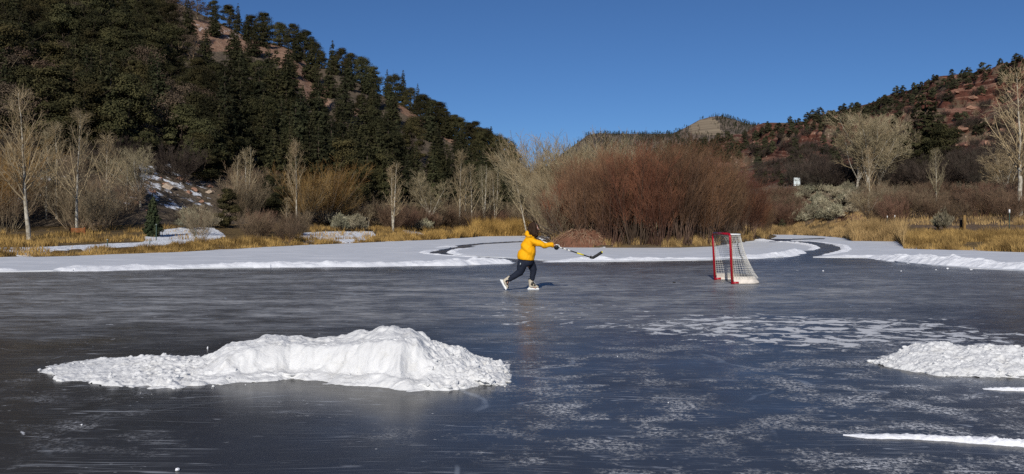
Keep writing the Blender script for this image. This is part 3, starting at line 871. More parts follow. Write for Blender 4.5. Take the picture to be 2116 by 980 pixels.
pile('large heaped bank of white shovelled snow with a flat ragged apron, on dark ice',
     [(70, 768), (128, 786), (190, 793), (247, 800), (310, 806), (355, 803), (424, 796), (483, 794), (600, 788), (689, 792), (758, 800), (827, 812), (895, 811), (984, 806), (1040, 797), (1062, 783)],
     [(70, 766, .1), (128, 757, .7), (207, 742, 1.2), (320, 735, 1.25), (400, 737, 1.15), (428, 737, 1.05), (453, 722, .95), (468, 711, .9), (500, 703, .9), (527, 699, .9), (546, 693, .92), (600, 695, .95), (650, 695, .95), (723, 688, 1.0), (770, 679, 1.1), (787, 677, 1.15), (846, 677, 1.2), (871, 687, 1.25), (895, 704, 1.2), (944, 721, 1.1), (994, 738, 1.0), (1052, 755, .75), (1062, 770, .3)],
     [(70, 0), (400, 0), (450, .9), (860, 1), (910, .3), (1060, 0)], 60, [(70, .25), (240, .35), (300, .7), (420, .8), (450, .10), (700, .12), (850, .2), (890, 1.0), (1060, 1.2)], 70, 1062)
pile('smaller rounded heap of grainy snow at the right edge of the picture',
     [(1790, 748), (1850, 764), (1951, 776), (2041, 781), (2116, 783), (2250, 783), (2330, 770)],
     [(1790, 747, .1), (1825, 743, .3), (1847, 731, .6), (1881, 716, .75), (1930, 708, .85), (1992, 714, .85), (2024, 711, .9), (2055, 713, .9), (2116, 719, .85), (2250, 728, .8), (2330, 765, .2)],
     [(1822, 0), (2330, 0.15)], 90, [(1822, .5), (1900, .6), (2330, .65)], 1790, 2330)


def chunk(px, py, r, label, sc=(1, 1, 0.8)):
    r = r * 0.38
    b = bmesh.new(); bmesh.ops.create_icosphere(b, subdivisions=3, radius=r)
    p0 = G(px, py)
    for v in b.verts:
        q = v.co / r
        k = 0.75 + 0.6 * float(fbm(np.array(q.x * 1.7 + px), np.array(q.y * 1.7 + q.z * 2.1), 5, 3))
        v.co = Vector((q.x * sc[0], q.y * sc[1], q.z * sc[2])) * r * k
    me = bpy.data.meshes.new('snow_chunk'); b.to_mesh(me); b.free(); me.materials.append(M['snow_clean'])
    o = link('snow_chunk', me, None, (p0[0], p0[1], r * sc[2] * 0.75))
    tag(o, label, 'snow chunk', 'loose lumps of snow on the ice')


for c in [(169, 879, .018, 'small snow lump on the dark ice at lower left'), (367, 973, .034, 'snow lump at the very bottom edge of the picture'),
          (429, 722, .03, 'small upright snow lump just behind the big snow pile', (.7, .7, 1.6)), (1276, 737, .013, 'snow lump on open ice right of the big snow pile'),
          (1381, 833, .013, 'pale snow lump on the ice near the middle foreground'), (2105, 808, .03, 'snow lump on the thin strip by the right edge', (1.2, 1, .8)),
          (1701, 561, .06, 'lone snow lump on the ice right of the goal'), (1958, 556.5, .09, 'larger of the snow lumps below the right snow ridge'), (1934, 558.5, .05, 'smaller snow lump just left of another below the right snow ridge'),
          (2007, 558.5, .07, 'flat snow lump below the right snow ridge', (1.6, 1, .7)), (1862, 561, .05, 'leftmost snow lump below the right snow ridge'),
          (278, 772, .045, 'snow block on the left apron of the big snow pile', (1.3, 1, .9)), (343, 770, .05, 'rounded snow block on the apron nearest the steep face of the pile', (1.4, 1, .8))]:
    chunk(*c)
# ================================================================== vegetation
def grow(par, rad, c, t0, t1, ang, L, up, n, rr, wig, r, tip=0.35):
    """children of every parent path; L(t) gives length"""
    Pn, m, _ = par.shape
    t = np.sort(r.uniform(t0, t1, (Pn, c)), axis=1)
    f = t * (m - 1); i = np.minimum(f.astype(int), m - 2); w = (f - i)[..., None]
    pi = np.arange(Pn)[:, None]
    st = par[pi, i] * (1 - w) + par[pi, i + 1] * w
    tan = par[pi, i + 1] - par[pi, i]; tan /= np.linalg.norm(tan, axis=-1, keepdims=True) + 1e-9
    r0 = (rad[pi, i] * (1 - w[..., 0]) + rad[pi, i + 1] * w[..., 0]) * rr
    st = st.reshape(-1, 3); tan = tan.reshape(-1, 3); r0 = r0.ravel(); tt = t.ravel()
    q = rand_dirs(len(st), r); q -= tan * (q * tan).sum(1, keepdims=True); q /= np.linalg.norm(q, axis=1, keepdims=True) + 1e-9
    a = np.radians(r.uniform(ang[0], ang[1], len(st)))[:, None]
    d = np.cos(a) * tan + np.sin(a) * q
    ln = L(tt, r.uniform(0.65, 1.25, len(st)))[:, None] / (n - 1)
    pts = [st]; p = st
    for k in range(n - 1):
        d = d + rand_dirs(len(st), r) * wig; d[:, 2] += up; d /= np.linalg.norm(d, axis=1, keepdims=True)
        p = p + d * ln; pts.append(p)
    pts = np.stack(pts, 1)
    rd = r0[:, None] * np.linspace(1, tip, n)[None]
    return pts, rd


def tubes_obj(name, sets, mat, parent):
    mb = MB()
    for p, r_, s in sets:
        v, q = tube_arrays(p, r_, s); mb.add(v, q)
    return mb.build(name, mat, parent)


def bare_tree(name, seed, H, style):
    r = np.random.default_rng(seed); root = empty(name)
    if style == 'narrow':
        n = 14; t = np.linspace(0, 1, n)
        lean = r.normal(size=2) * 0.03 * H
        tr = np.stack([lean[0] * t ** 2 + np.cumsum(r.normal(size=n)) * 0.02, lean[1] * t ** 2 + np.cumsum(r.normal(size=n)) * 0.02, H * t], -1)
        tr[0, :2] = 0
        trad = H * 0.0140 * (1 - t) ** 1.25 + 0.010
        trunk = [(tr[None], trad[None], 8)]
        b1, r1 = grow(tr[None], trad[None], 36, 0.24, 0.97, (30, 55), lambda t, k: ((1 - t) * H * 0.50 + 0.35) * k, 0.11, 7, 0.55, 0.09, r)
    elif style == 'twin':
        n = 12; t = np.linspace(0, 1, n); trunk = []; pp = []; rr_ = []
        for sx in (-1, 1):
            tr = np.stack([sx * 0.055 * H * t ** 0.9 + np.cumsum(r.normal(size=n)) * 0.02 * t, np.cumsum(r.normal(size=n)) * 0.02 * t, H * t * (0.93 if sx < 0 else 1)], -1)
            pp.append(tr); rr_.append(H * 0.012 * (1 - t) ** 0.85 + 0.010)
        pp = np.array(pp); rr_ = np.array(rr_); trunk = [(pp, rr_, 7)]
        b1, r1 = grow(pp, rr_, 22, 0.22, 0.97, (28, 52), lambda t, k: ((1 - t) * H * 0.38 + 0.35) * k, 0.11, 7, 0.42, 0.09, r)
    else:                                        # spreading: forked limbs, rounded crown
        n = 7; t = np.linspace(0, 1, n)
        tr = np.stack([0.03 * H * t, 0 * t, 0.30 * H * t], -1); trad = H * (0.018 - 0.006 * t)
        l1, lr = grow(tr[None], trad[None], 9, 0.45, 1.0, (12, 42), lambda t, k: H * 0.60 * k ** 0.5, 0.045, 9, 0.55, 0.10, r, 0.25)
        trunk = [(tr[None], trad[None], 8), (l1, lr, 6)]
        b1, r1 = grow(l1, lr, 13, 0.22, 1.0, (22, 52), lambda t, k: H * 0.21 * k, 0.04, 6, 0.5, 0.12, r)
    tubes_obj('trunk', trunk, M['aspenbark'], root)
    b2, r2 = grow(b1, r1, 8 if style == 'spread' else 6, 0.15, 1.0, (25, 55), lambda t, k: H * 0.085 * (1.2 - 0.6 * t) * k, 0.08, 5, 0.6, 0.12, r)
    b3, r3 = grow(b2, r2, 4 if style == 'spread' else 3, 0.2, 1.0, (25, 60), lambda t, k: H * 0.045 * k, 0.06, 3, 0.7, 0.12, r)
    cl = lambda a, m_: np.maximum(a, m_)
    topz = float(np.percentile(b3[:, -1, 2], 99.3))
    tubes_obj('branches', [(b1, cl(r1, .012), 4), (b2, cl(r2, .0085 if style == 'spread' else .0075), 3), (b3, cl(r3, .0075 if style == 'spread' else .006), 3)], M['palebranch'], root)
    kd = Kind(root); kd.H = topz; return kd


def shrub(name, seed, H, spread, N, tw, sub, mats, rb=0.35, r0=0.02, tilt=35, curve=0.06, fine=0.005, tl=0.28):
    r = np.random.default_rng(seed); root = empty(name)
    a = r.uniform(0, 2 * np.pi, N); rr_ = rb * np.sqrt(r.uniform(0, 1, N))
    base = np.stack([np.cos(a) * rr_, np.sin(a) * rr_, np.full(N, -0.08)], -1)
    ti = np.radians(tilt) * np.sqrt(r.uniform(0.0, 1, N)); a2 = a + r.normal(size=N) * 0.5
    d = np.stack([np.sin(ti) * np.cos(a2), np.sin(ti) * np.sin(a2), np.cos(ti)], -1)
    n = 7; ln = H * r.uniform(0.70, 1.12, N) / np.maximum(np.cos(ti), 0.75) ** 0.6 / (n - 1)
    pts = [base]; p = base
    for k in range(n - 1):
        d = d + rand_dirs(N, r) * 0.085; d[:, 2] += curve; d /= np.linalg.norm(d, axis=1, keepdims=True)
        p = p + d * ln[:, None]; pts.append(p)
    st = np.stack(pts, 1); st[:, :, :2] *= spread
    rad = r0 * r.uniform(0.55, 1.2, N)[:, None] * np.linspace(1, 0.25, n)[None]
    t1, tr1 = grow(st, rad, tw, 0.22, 1.0, (14, 42), lambda t, k: H * tl * (1.1 - 0.5 * t) * k, 0.07, 5, 0.6, 0.10, r)
    sets = [(t1, np.maximum(tr1, fine * 1.2), 3)]
    if sub:
        t2, tr2 = grow(t1, tr1, sub, 0.2, 1.0, (14, 45), lambda t, k: H * tl * 0.42 * k, 0.06, 3, 0.7, 0.12, r)
        sets.append((t2, np.maximum(tr2, fine), 3))
    tubes_obj('stems', [(st, np.maximum(rad, fine * 1.3), 4)], mats[0], root)
    tubes_obj('twigs', sets, mats[1], root)
    kd = Kind(root); kd.H = float(np.percentile(sets[-1][0][:, -1, 2], 99)); return kd


def fir(name, seed, H, R, mat, dens=1.0, bare=0.06, droop=0.25, shape=0.85):
    r = np.random.default_rng(seed); root = empty(name)
    t = np.linspace(0, 1, 8)
    MB().tube(np.stack([0 * t, 0 * t, H * t * 0.97 - 0.3 * (t == 0)], -1), H * 0.018 * (1 - t) + 0.015, 7).build('trunk', M['barkdark'], root)
    cs, us, ws = [], [], []
    z = bare * H
    while z < H * 0.985:
        u = (z - bare * H) / (H * (1 - bare)); env = R * (1 - u) ** shape * min(1, 0.55 + u * 3)
        nb = max(4, int((7 + r.integers(0, 4)) * (0.5 + env / R)))
        a0 = r.uniform(0, 6.28)
        for k in range(nb):
            if r.random() < 0.14: continue
            a = a0 + 6.28 * k / nb + r.normal() * 0.25; L = env * r.uniform(0.62, 1.15) + 0.12
            m_ = max(10, int(L * 34 * dens)); q = r.uniform(0.12, 1.0, m_) ** 0.75
            side = r.normal(size=m_) * 0.15 * L * (1.15 - q)
            px_ = np.cos(a) * q * L - np.sin(a) * side; py_ = np.sin(a) * q * L + np.cos(a) * side
            pz = z - droop * L * q ** 1.5 + 0.12 * L * q ** 3 + r.normal(size=m_) * 0.055 * (1 + L * 0.4)
            cs.append(np.stack([px_, py_, pz], -1))
            nr = np.array([[np.cos(a) * 0.75, np.sin(a) * 0.75, 0.55]]) * np.ones((m_, 1)); nr[:, 0] -= np.sin(a) * side * 1.2; nr[:, 1] += np.cos(a) * side * 1.2
            dr, w = facing(nr, r, 0.75)
            us.append(dr * (0.105 + 0.03 * L) * r.uniform(0.7, 1.3, m_)[:, None]); ws.append(w * 0.060 * r.uniform(0.7, 1.4, m_)[:, None])
        z += max(0.16, H * 0.040) * r.uniform(0.75, 1.25)
    c, u, w = map(np.vstack, (cs, us, ws))
    v, q = diamonds(c, u, w)
    MB().add(v, q).build('crown', mat, root, smooth=False)
    return Kind(root)


def round_crown(name, seed, H, R, mat, nb=46, per=230, low=0.12, trunk_h=0.5, leaf=0.088, bark='barkdark'):
    r = np.random.default_rng(seed); root = empty(name); mb = MB()
    t = np.linspace(0, 1, 7)
    tr = np.stack([np.cumsum(r.normal(size=7)) * 0.03 * R, np.cumsum(r.normal(size=7)) * 0.03 * R, H * 0.75 * t - 0.25 * (t == 0)], -1)
    tr[0, :2] = 0; trd = H * 0.028 * (1 - 0.8 * t)
    l1, lr = grow(tr[None], trd[None], 14, 0.2, 0.95, (35, 75), lambda t, k: R * 0.85 * k, 0.08, 5, 0.5, 0.15, r)
    cs, us, ws = [], [], []
    for k in range(nb):
        d = rand_dirs(1, r)[0]; hz = r.uniform(low, 0.97)
        env = R * (0.72 + hz if hz < 0.28 else max(0.02, 1 - ((hz - 0.28) / 0.74) ** 1.6) ** 0.75) * r.uniform(0.55, 1.05)
        a = r.uniform(0, 6.28); c0 = np.array([np.cos(a) * env * r.uniform(0.5, 1), np.sin(a) * env * r.uniform(0.5, 1), hz * H])
        br = R * r.uniform(0.13, 0.33)
        dd = rand_dirs(per, r); rad = br * r.uniform(0.35, 1.1, per)[:, None] ** 0.6
        c = c0 + dd * rad * np.array([1.2, 1.2, 0.58]); cs.append(c)
        co_ = c - np.array([0, 0, 0.42 * H]); co_ /= np.linalg.norm(co_, axis=1, keepdims=True) + 1e-9
        u, w = facing(0.75 * dd + 0.45 * co_ + np.array([0, 0, 0.25]), r, 0.6)
        us.append(u * leaf * r.uniform(0.7, 1.35, per)[:, None]); ws.append(w * leaf * 0.55 * r.uniform(0.7, 1.4, per)[:, None])
    tubes_obj('trunk', [(tr[None], trd[None], 7), (l1, lr, 4)], M[bark], root)
    v, q = diamonds(*map(np.vstack, (cs, us, ws)))
    MB().add(v, q).build('crown', mat, root, smooth=False)
    return Kind(root)


def sage(name, seed, H, R, mat, n=900):
    """low bush: upright leafy shoots fanning from the base"""
    r = np.random.default_rng(seed); root = empty(name)
    N = 70; a = r.uniform(0, 6.28, N); ti = np.radians(72) * r.uniform(0, 1, N) ** 0.6
    d = np.stack([np.sin(ti) * np.cos(a) * R / H, np.sin(ti) * np.sin(a) * R / H, np.cos(ti) * 0.9 + 0.1], -1) * (H * r.uniform(0.75, 1.1, N))[:, None]
    t = np.linspace(0, 1, 4)
    st = d[:, None, :] * t[None, :, None] * np.array([1, 1, 1.0]); st[:, :, 2] += 0.10 * H * np.sin(t * 3.1)[None] - 0.05
    tubes_obj('stems', [(st, np.full((N, 4), 0.012), 3)], M['darktwig'], root)
    i = r.integers(0, N, n * 3); q = r.uniform(0.45, 1.05, n * 3)
    c = d[i] * q[:, None] + np.array([0, 0, 1]) * (0.10 * H * np.sin(q * 3.1))[:, None] + r.normal(size=(n * 3, 3)) * 0.05 * H
    u = d[i] / np.linalg.norm(d[i], axis=1, keepdims=True) + rand_dirs(n * 3, r) * 0.5 + np.array([0, 0, 0.5]); u /= np.linalg.norm(u, axis=1, keepdims=True)
    w = np.cross(u, rand_dirs(n * 3, r)); w /= np.linalg.norm(w, axis=1, keepdims=True) + 1e-9
    v, f = diamonds(c, u * 0.085 * r.uniform(0.6, 1.4, n * 3)[:, None], w * 0.018 * r.uniform(0.7, 1.5, n * 3)[:, None])
    MB().add(v, f).build('leaves', mat, root, smooth=False)
    return Kind(root)


def pick(lst, r): return lst[int(r.integers(0, len(lst)))]


PINES = [round_crown('pine_tree', 100 + k, 7.0, 2.9 + 0.25 * (k % 3), M['pine'], nb=62 + 6 * k, low=0.05) for k in range(5)]
FIRS = [fir('fir_tree', 200 + k, 10.0, 2.35 + 0.25 * (k % 3), M['fir'], 1.0, 0.05 + 0.03 * (k % 2)) for k in range(5)]
JUNI = [round_crown('juniper_tree', 300 + k, 4.6, 2.0 + 0.2 * (k % 2), M['juniper'], nb=40, per=150, low=0.04, leaf=0.10) for k in range(4)]
OAKS = [round_crown('oak_shrub', 400 + k, 5.0, 2.7, M['oakleaf'], nb=40, per=95, low=0.1, leaf=0.075, bark='greytwig') for k in range(3)]
SPR = fir('spruce_tree', 501, 5.0, 1.15, M['spruce'], 1.6, 0.03, 0.18, 0.9)
BROAD = round_crown('pine_tree', 511, 4.6, 1.9, M['pine'], nb=70, per=170, low=0.08, leaf=0.09)

vr = np.random.default_rng(77)
LH = 'pines and firs on the left hillside'
# --- skyline of the left hill, read off the photograph: (px of tip, py of tip, kind)
sky_list = [(440, 0, 'p', 'bushy pine on the left hill crest nearest the top edge of the picture'), (472, 8, 'p'), (492, 6, 'f', 'dark pine with a ragged bare top on the left hill crest'), (520, 30, 'p'), (545, 24, 'p', 'tall rounded pine standing free on the upper crest of the left hill'), (578, 45, 'p'), (604, 48, 'p'), (630, 60, 'p'),
            (648, 84, 'p'), (664, 104, 'p'), (687, 80, 'f', 'slim spire fir rising alone on the left hill skyline'), (706, 98, 'p'), (728, 110, 'p'), (748, 116, 'p'), (772, 136, 'p'), (800, 142, 'f', 'broad dark fir on the mid skyline of the left hill'), (815, 152, 'p'), (833, 143, 'f', 'tallest pointed fir on the mid skyline of the left hill'),
            (848, 180, 'p'), (863, 172, 'f', 'pointed fir just below the tallest skyline fir'), (884, 200, 'p'), (907, 209, 'p', 'layered pine jutting from the skyline above the lower red slope'), (930, 236, 'p'), (950, 240, 'p'), (968, 252, 'p'), (990, 262, 'p'), (1015, 258, 'f', 'pointed fir near the lower right end of the left hill'), (1036, 288, 'f'),
            (1056, 298, 'f', 'dark narrow fir standing last at the right end of the left hill'), (1066, 316, 'p'), (1044, 284, 'p'), (1078, 334, 'f'), (1088, 352, 'p'), (1026, 276, 'p'), (1004, 262, 'p'), (978, 250, 'p'), (940, 236, 'p'), (918, 222, 'p'), (896, 205, 'p')]
sky_list.sort(key=lambda a: a[0])
sky_tip = lambda px: np.interp(px, [-60] + [a[0] for a in sky_list], [-190] + [a[1] for a in sky_list])


def put_on_left(kinds, px, py_base, h, label, cat, group, r, wide=1.0, s=None, hs=None):
    if s is None: loc, s = LEFT.spot(px, py_base)
    else:
        x, d, z = LEFT.at(px, s); loc = np.array([float(x), float(d), float(z)])
    k = pick(kinds, r); sc = h / hs
    return k.put(loc - np.array([0, 0, 0.1]), r.uniform(0, 6.28), (sc * wide, sc * wide, sc), label, cat, group)


for it in sky_list:
    px, pyt, kd = it[:3]
    s = 1.985; x, d, z = LEFT.at(px, s)
    h = float(CH - (pyt - HY) / F * d - z); h = max(2.6, min(h, 12))
    if kd == 'f': put_on_left(FIRS, px, 0, h, it[3] if len(it) > 3 else 'dark pointed fir along the skyline of the left hill', 'fir tree', 'firs along the left hill skyline', vr, 0.80, s, 10.0)
    else: put_on_left(PINES, px, 0, h, it[3] if len(it) > 3 else 'dark bushy pine along the skyline of the left hill', 'pine tree', 'pines along the left hill skyline', vr, 1.05, s, 7.0)

# --- trees covering the left slope, spread evenly over what the photograph shows
acc = []; tries = 0
lower = lambda px: np.interp(px, [-60, 0, 200, 330, 420, 470, 520, 560, 620, 720, 900, 1080], [330, 318, 312, 330, 362, 372, 350, 415, 425, 440, 440, 440])
upper = lambda px: np.interp(px, LEFT.rpx, HY - (LEFT.rz - CH) / LEFT.rd * F)
n_oak = 0
while len(acc) < 330 and tries < 9000:
    tries += 1
    px = vr.uniform(-45, 1085); up = max(upper(px) + 10, -25); lo = lower(px)
    if lo < up + 5: continue
    py = vr.uniform(up, lo + 8)
    lone = float(fbm(np.array(px / 17.0), np.array(py / 17.0), 91, 2)) > 0.66
    if any(inpoly(np.array(px), np.array(py), p) for p in SCARS) and not lone: continue
    if any(inpoly(np.array(px), np.array(py - q_), p) for p in SCARS[:4] for q_ in (12, 26, 40)) and not lone: continue
    if float(fbm(np.array(px / 48.0), np.array(py / 36.0), 93, 2)) < 0.33: continue
    if any(inpoly(np.array(px), np.array(py - 6), p) or inpoly(np.array(px), np.array(py - 22), p) or inpoly(np.array(px), np.array(py - 42), p) or inpoly(np.array(px), np.array(py - 60), p) for p, a in SNOWS if a > 0.8): continue
    rad = np.interp(py, [0, 200, 420], [29, 31, 33])
    if any(((px - a) / rad) ** 2 + ((py - b) / (rad * 0.80)) ** 2 < 1 for a, b, *_ in acc): continue
    acc.append((px, py))
acc.sort(key=lambda a: a[1])
for px, py in acc:
    firry = sstep(330, 620, px) * 0.66 + 0.20
    depth_word = 'upper' if py < upper(px) + 90 or py < 110 else ('lower' if py > 300 else 'middle')
    oak = (px < 420 and vr.random() < (0.30 if py > 180 else 0.14))
    loc, s = LEFT.spot(px, py, 1.0)
    dd = loc[1]
    if oak:
        pick(OAKS, vr).put(loc - np.array([0, 0, .2]), vr.uniform(0, 6.28), vr.uniform(0.85, 1.3), 'grey brown leafless looking oak among dark pines on the %s left slope' % depth_word, 'oak shrub', 'oak shrubs on the %s left slope' % depth_word)
    elif vr.random() < firry:
        h = vr.uniform(6.5, 10.0); w = vr.uniform(0.95, 1.25); h = min(h, float(CH - (sky_tip(px) + 6 - HY) / F * dd - loc[2])); sc = max(h, 2.5) / 10
        pick(FIRS, vr).put(loc - np.array([0, 0, .2]), vr.uniform(0, 6.28), (sc * w, sc * w, sc), 'dark conical fir in the dense stand on the %s left slope' % depth_word, 'fir tree', 'firs on the %s left slope' % depth_word)
    else:
        h = vr.uniform(3.6, 8.6); h = min(h, float(CH - (sky_tip(px) + 6 - HY) / F * dd - loc[2])); sc = max(h, 2.2) / 7; w = vr.uniform(0.9, 1.15)
        pick(PINES, vr).put(loc - np.array([0, 0, .2]), vr.uniform(0, 6.28), (sc * w, sc * w, sc), 'dark rounded pine in the dense stand on the %s left slope' % depth_word, 'pine tree', 'pines on the %s left slope' % depth_word)

# --- right hill
acc2 = []; tries = 0
upr = lambda px: np.interp(px, RIGHT.rpx, HY - (RIGHT.rz - CH) / RIGHT.rd * F)
REDBARE = [(1905, 205), (1985, 178), (2060, 165), (2116, 160), (2116, 330), (2000, 345), (1940, 300), (1905, 255)]
while len(acc2) < 300 and tries < 20000:
    tries += 1
    px = vr.uniform(1285, 2135); up = upr(px)
    band = vr.random() < 0.50
    py = up + (vr.uniform(2, 34) if band else vr.uniform(20, 175))
    if py > 398: continue
    if px < 1560 and py > 345: continue
    den = 0.9
    if inpoly(np.array(px), np.array(py), REDBARE): den = 0.16
    elif not band: den = 0.55 + 0.4 * (px < 1760)
    if vr.random() > den: continue
    rad = np.interp(px, [1300, 1700, 2116], [6, 7.5, 11])
    if any(((px - a) / rad) ** 2 + ((py - b) / (rad * 0.7)) ** 2 < 1 for a, b in acc2): continue
    acc2.append((px, py))
acc2.sort(key=lambda a: a[1])
for px, py in acc2:
    loc, s = RIGHT.spot(px, py, 1.0)
    zone = 'along the skyline of the right hill' if py < upr(px) + 14 else ('on the bare red slope of the right hill' if px > 1820 else 'on the red slope behind the willows')
    h = vr.uniform(3.2, 5.4) * np.interp(loc[1], [180, 400, 600], [0.55, 0.9, 1.2]); sc = h / 4.6; w = vr.uniform(0.85, 1.15)
    pick(JUNI, vr).put(loc - np.array([0, 0, .2]), vr.uniform(0, 6.28), (sc * w, sc * w, sc), 'small dark green juniper ' + zone, 'juniper', 'junipers ' + zone)

# --- single conifers by the banks
def on(T, px, py): return T.spot(px, py, 0.0, 1.3)[0]


def hgt(loc, py_top): return float(CH - (py_top - HY) / F * loc[1] - loc[2])


l = on(LEFT, 316, 489); SPR.put(l, 0.4, np.array([1, 1, 1]) * hgt(l, 402) / 5.0, 'narrow dark green spruce by the snowy path at the foot of the left hill', 'spruce')
l = on(LEFT, 470, 470); BROAD.put(l, 1.0, np.array([.95, .95, 1]) * hgt(l, 390) / 4.6, 'bushy round green pine alone at the foot of the left hill', 'pine tree')
for px, pb, pt, w, lb in [(420, 372, 262, 1.0, 'big dark pine overhanging the snowy scree at the hill foot'), (560, 440, 358, 1.2, 'low spreading olive green pine left of the gold willow'), (730, 442, 320, .9, 'dark fir just right of the gold willow'), (800, 452, 300, .9, 'tall dark fir behind the twin stemmed pale tree'), (870, 452, 330, .9, 'dark fir standing in the gap between pale bare trees'),
                         (600, 408, 290, 1.0, 'dark fir behind the pale tree in front of the gold willow'), (1047, 452, 300, .8, 'black green fir behind the pale aspens at right end of the left hill')]:
    loc, s = LEFT.spot(px, pb, 0.6, 1.9); h = hgt(loc, pt)
    (PINES if w >= 1.0 else FIRS)[len(lb) % 5].put(loc - np.array([0, 0, .15]), px, np.array([w, w, 1]) * h / (7.0 if w >= 1.0 else 10.0), lb, 'pine tree' if w >= 1 else 'fir tree')
loc, s = RIGHT.spot(1912, 372, 0.6, 1.5)
FIRS[1].put(loc, 2.0, np.array([1.65, 1.65, 1]) * hgt(loc, 178) / 10, 'tall dark layered fir beside the big spreading pale cottonwood', 'fir tree')
loc, s = RIGHT.spot(1950, 372, 0.6, 1.5)
PINES[2].put(loc, 1.0, np.array([1.1, 1.1, 1]) * hgt(loc, 255) / 7, 'lower dark pine just right of the tall layered fir', 'pine tree')
l = on(RIGHT, 1617, 478); JUNI[0].put(l, 0.5, np.array([.75, .75, 1]) * hgt(l, 452) / 4.6, 'small green young juniper on the grassy shore right of the willows', 'juniper')

# --- bare trees
ASP = [bare_tree('aspen_tree', 600 + k, 9.0, 'narrow') for k in range(4)]
TWIN = [bare_tree('aspen_tree', 620 + k, 9.0, 'twin') for k in range(2)]
COT = [bare_tree('cottonwood_tree', 640 + k, 9.0, 'spread') for k in range(3)]
r3 = np.random.default_rng(5)


def bare(kinds, T, px, pb, pt, w, label, cat, group=None, tilt=(0, 0), s0=0.0, s1=1.6):
    loc, s = T.spot(px, pb, s0, s1); h = hgt(loc, pt)
    kd = pick(kinds, r3)
    return kd.put(loc - np.array([0, 0, .1]), r3.uniform(0, 6.28), np.array([w, w, 1]) * h / kd.H, label, cat, group, tilt)


ASP[0].put(on(LEFT, 60, 496), 0.0, np.array([1.05, 1.05, 1]) * hgt(on(LEFT, 60, 496), 178) / ASP[0].H, 'tallest white trunked bare aspen near the left edge', 'aspen', None, (0, -0.05))
ASP[1].put(on(LEFT, 158, 482), 1.0, np.array([.9, .9, 1]) * hgt(on(LEFT, 158, 482), 222) / ASP[1].H, 'straight pale bare aspen second from the left edge', 'aspen')
for px, pb, pt, w, kk, lb in [(118, 452, 246, 1.1, ASP, 'thin grey bare tree between the two tall pale aspens'), (218, 460, 268, .9, ASP, 'thin bare tree just right of the second tall aspen'), (96, 458, 262, .8, ASP, 'slender grey bare tree right behind the tallest white aspen'),
                              (290, 432, 300, 1.15, COT, 'small forked pale tree on the scree at the foot of the left hill'), (262, 440, 320, .8, ASP, 'thin grey bare tree left of the forked pale tree'),
                              (512, 445, 300, .8, TWIN, 'white forked slim trunk right of the round green pine'), (490, 440, 318, .7, ASP, 'slim pale trunk behind the round green pine'),
                              (613, 470, 283, .75, ASP, 'pale bare aspen in front of the gold willow'), (592, 468, 405, 1.0, ASP, 'small bare sapling at the foot of the gold willow'),
                              (812, 480, 332, 1.0, TWIN, 'twin stemmed pale aspen by the golden shore grass'), (890, 470, 352, 1.0, COT, 'spreading pale bare tree left of the aspen clump'),
                              (762, 470, 420, 1.0, ASP, 'short grey sapling between the gold willow and the twin aspen'), (950, 470, 305, .85, ASP, 'tallest pale aspen at the left of the aspen clump'),
                              (975, 470, 335, 1.0, ASP, 'second pale aspen from the left in the clump'), (1000, 471, 338, 1.0, TWIN, 'forked white aspen in the middle of the clump'), (1024, 471, 345, .9, TWIN, 'white stemmed aspen at the right of the clump'),
                              (962, 466, 345, 1.1, ASP, 'background aspen behind the left of the clump'), (1012, 466, 350, 1.1, ASP, 'background aspen behind the right of the clump')]:
    bare(kk, LEFT, px, pb, pt, w, lb, 'cottonwood' if kk is COT else 'aspen')
loc = P(1088, 482, 104); loc[2] = 0.5
ASP[2].put(loc, 0.3, np.array([.8, .8, 1]) * 8.6 / 9, 'leaning white trunk left of the red willow thicket', 'aspen', None, (0, -0.22))
for px, pb, pt, w, kk, lb in [(1790, 402, 226, 1.25, COT, 'large rounded pale cottonwood below the red hillside'), (1770, 402, 240, 1.0, COT, 'pale cottonwood at the left side of the large rounded one'), (1815, 402, 236, 1.0, COT, 'pale cottonwood at the right side of the large rounded one'), (1797, 425, 300, .8, ASP, 'upright pale tree in front of the large cottonwood'), (1880, 380, 272, .9, COT, 'crooked pale tree left of the dark layered fir'),
                              (1935, 440, 302, .8, ASP, 'small upright bare aspen above the red twig bushes'), (2108, 445, 128, 1.2, ASP, 'tall pale bare aspen cut by the right edge of the picture'), (2080, 420, 300, 1.2, COT, 'wide low bare tree beside the tall aspen at the right edge'), (1795, 462, 395, 1.4, COT, 'short twiggy pale shrub tree beside the red footpath')]:
    bare(kk, RIGHT, px, pb, pt, w, lb, 'cottonwood' if kk is COT else 'aspen', s1=1.4)

# --- shrubs
WIL = [shrub('willow_shrub', 700 + k, 7.0, 1.0, 64, 12, 4, (M['redstem'], M[('redtwig', 'redtwig', 'orangetwig', 'redtwig')[k]]), rb=1.0, r0=0.034, tilt=20, curve=0.03, fine=0.0066) for k in range(4)]
GOLD = [shrub('gold_willow', 720 + k, 6.0, 1.0, 46, 12, 5, (M['greytwig'], M['goldtwig']), rb=0.5, r0=0.04, tilt=46, curve=0.02, fine=0.0075) for k in range(2)]
PALE = [shrub('cottonwood_tree', 730 + k, 8.5, 1.0, 60, 14, 5, (M['palebranch'], M['palebranch']), rb=0.7, r0=0.05, tilt=32, curve=0.012, fine=0.0085, tl=0.22) for k in range(3)]
GREY = [shrub('brush_shrub', 740 + k, 3.2, 1.0, 36, 7, 4, (M['greytwig'], M['greytwig']), rb=0.6, r0=0.016, tilt=40, curve=0.05, fine=0.0055) for k in range(3)]
DOG = [shrub('red_twig_shrub', 760 + k, 2.6, 1.0, 66, 9, 4, (M['dogwood'], M['dogwood']), rb=0.6, r0=0.014, tilt=42, curve=0.05, fine=0.0055) for k in range(3)]
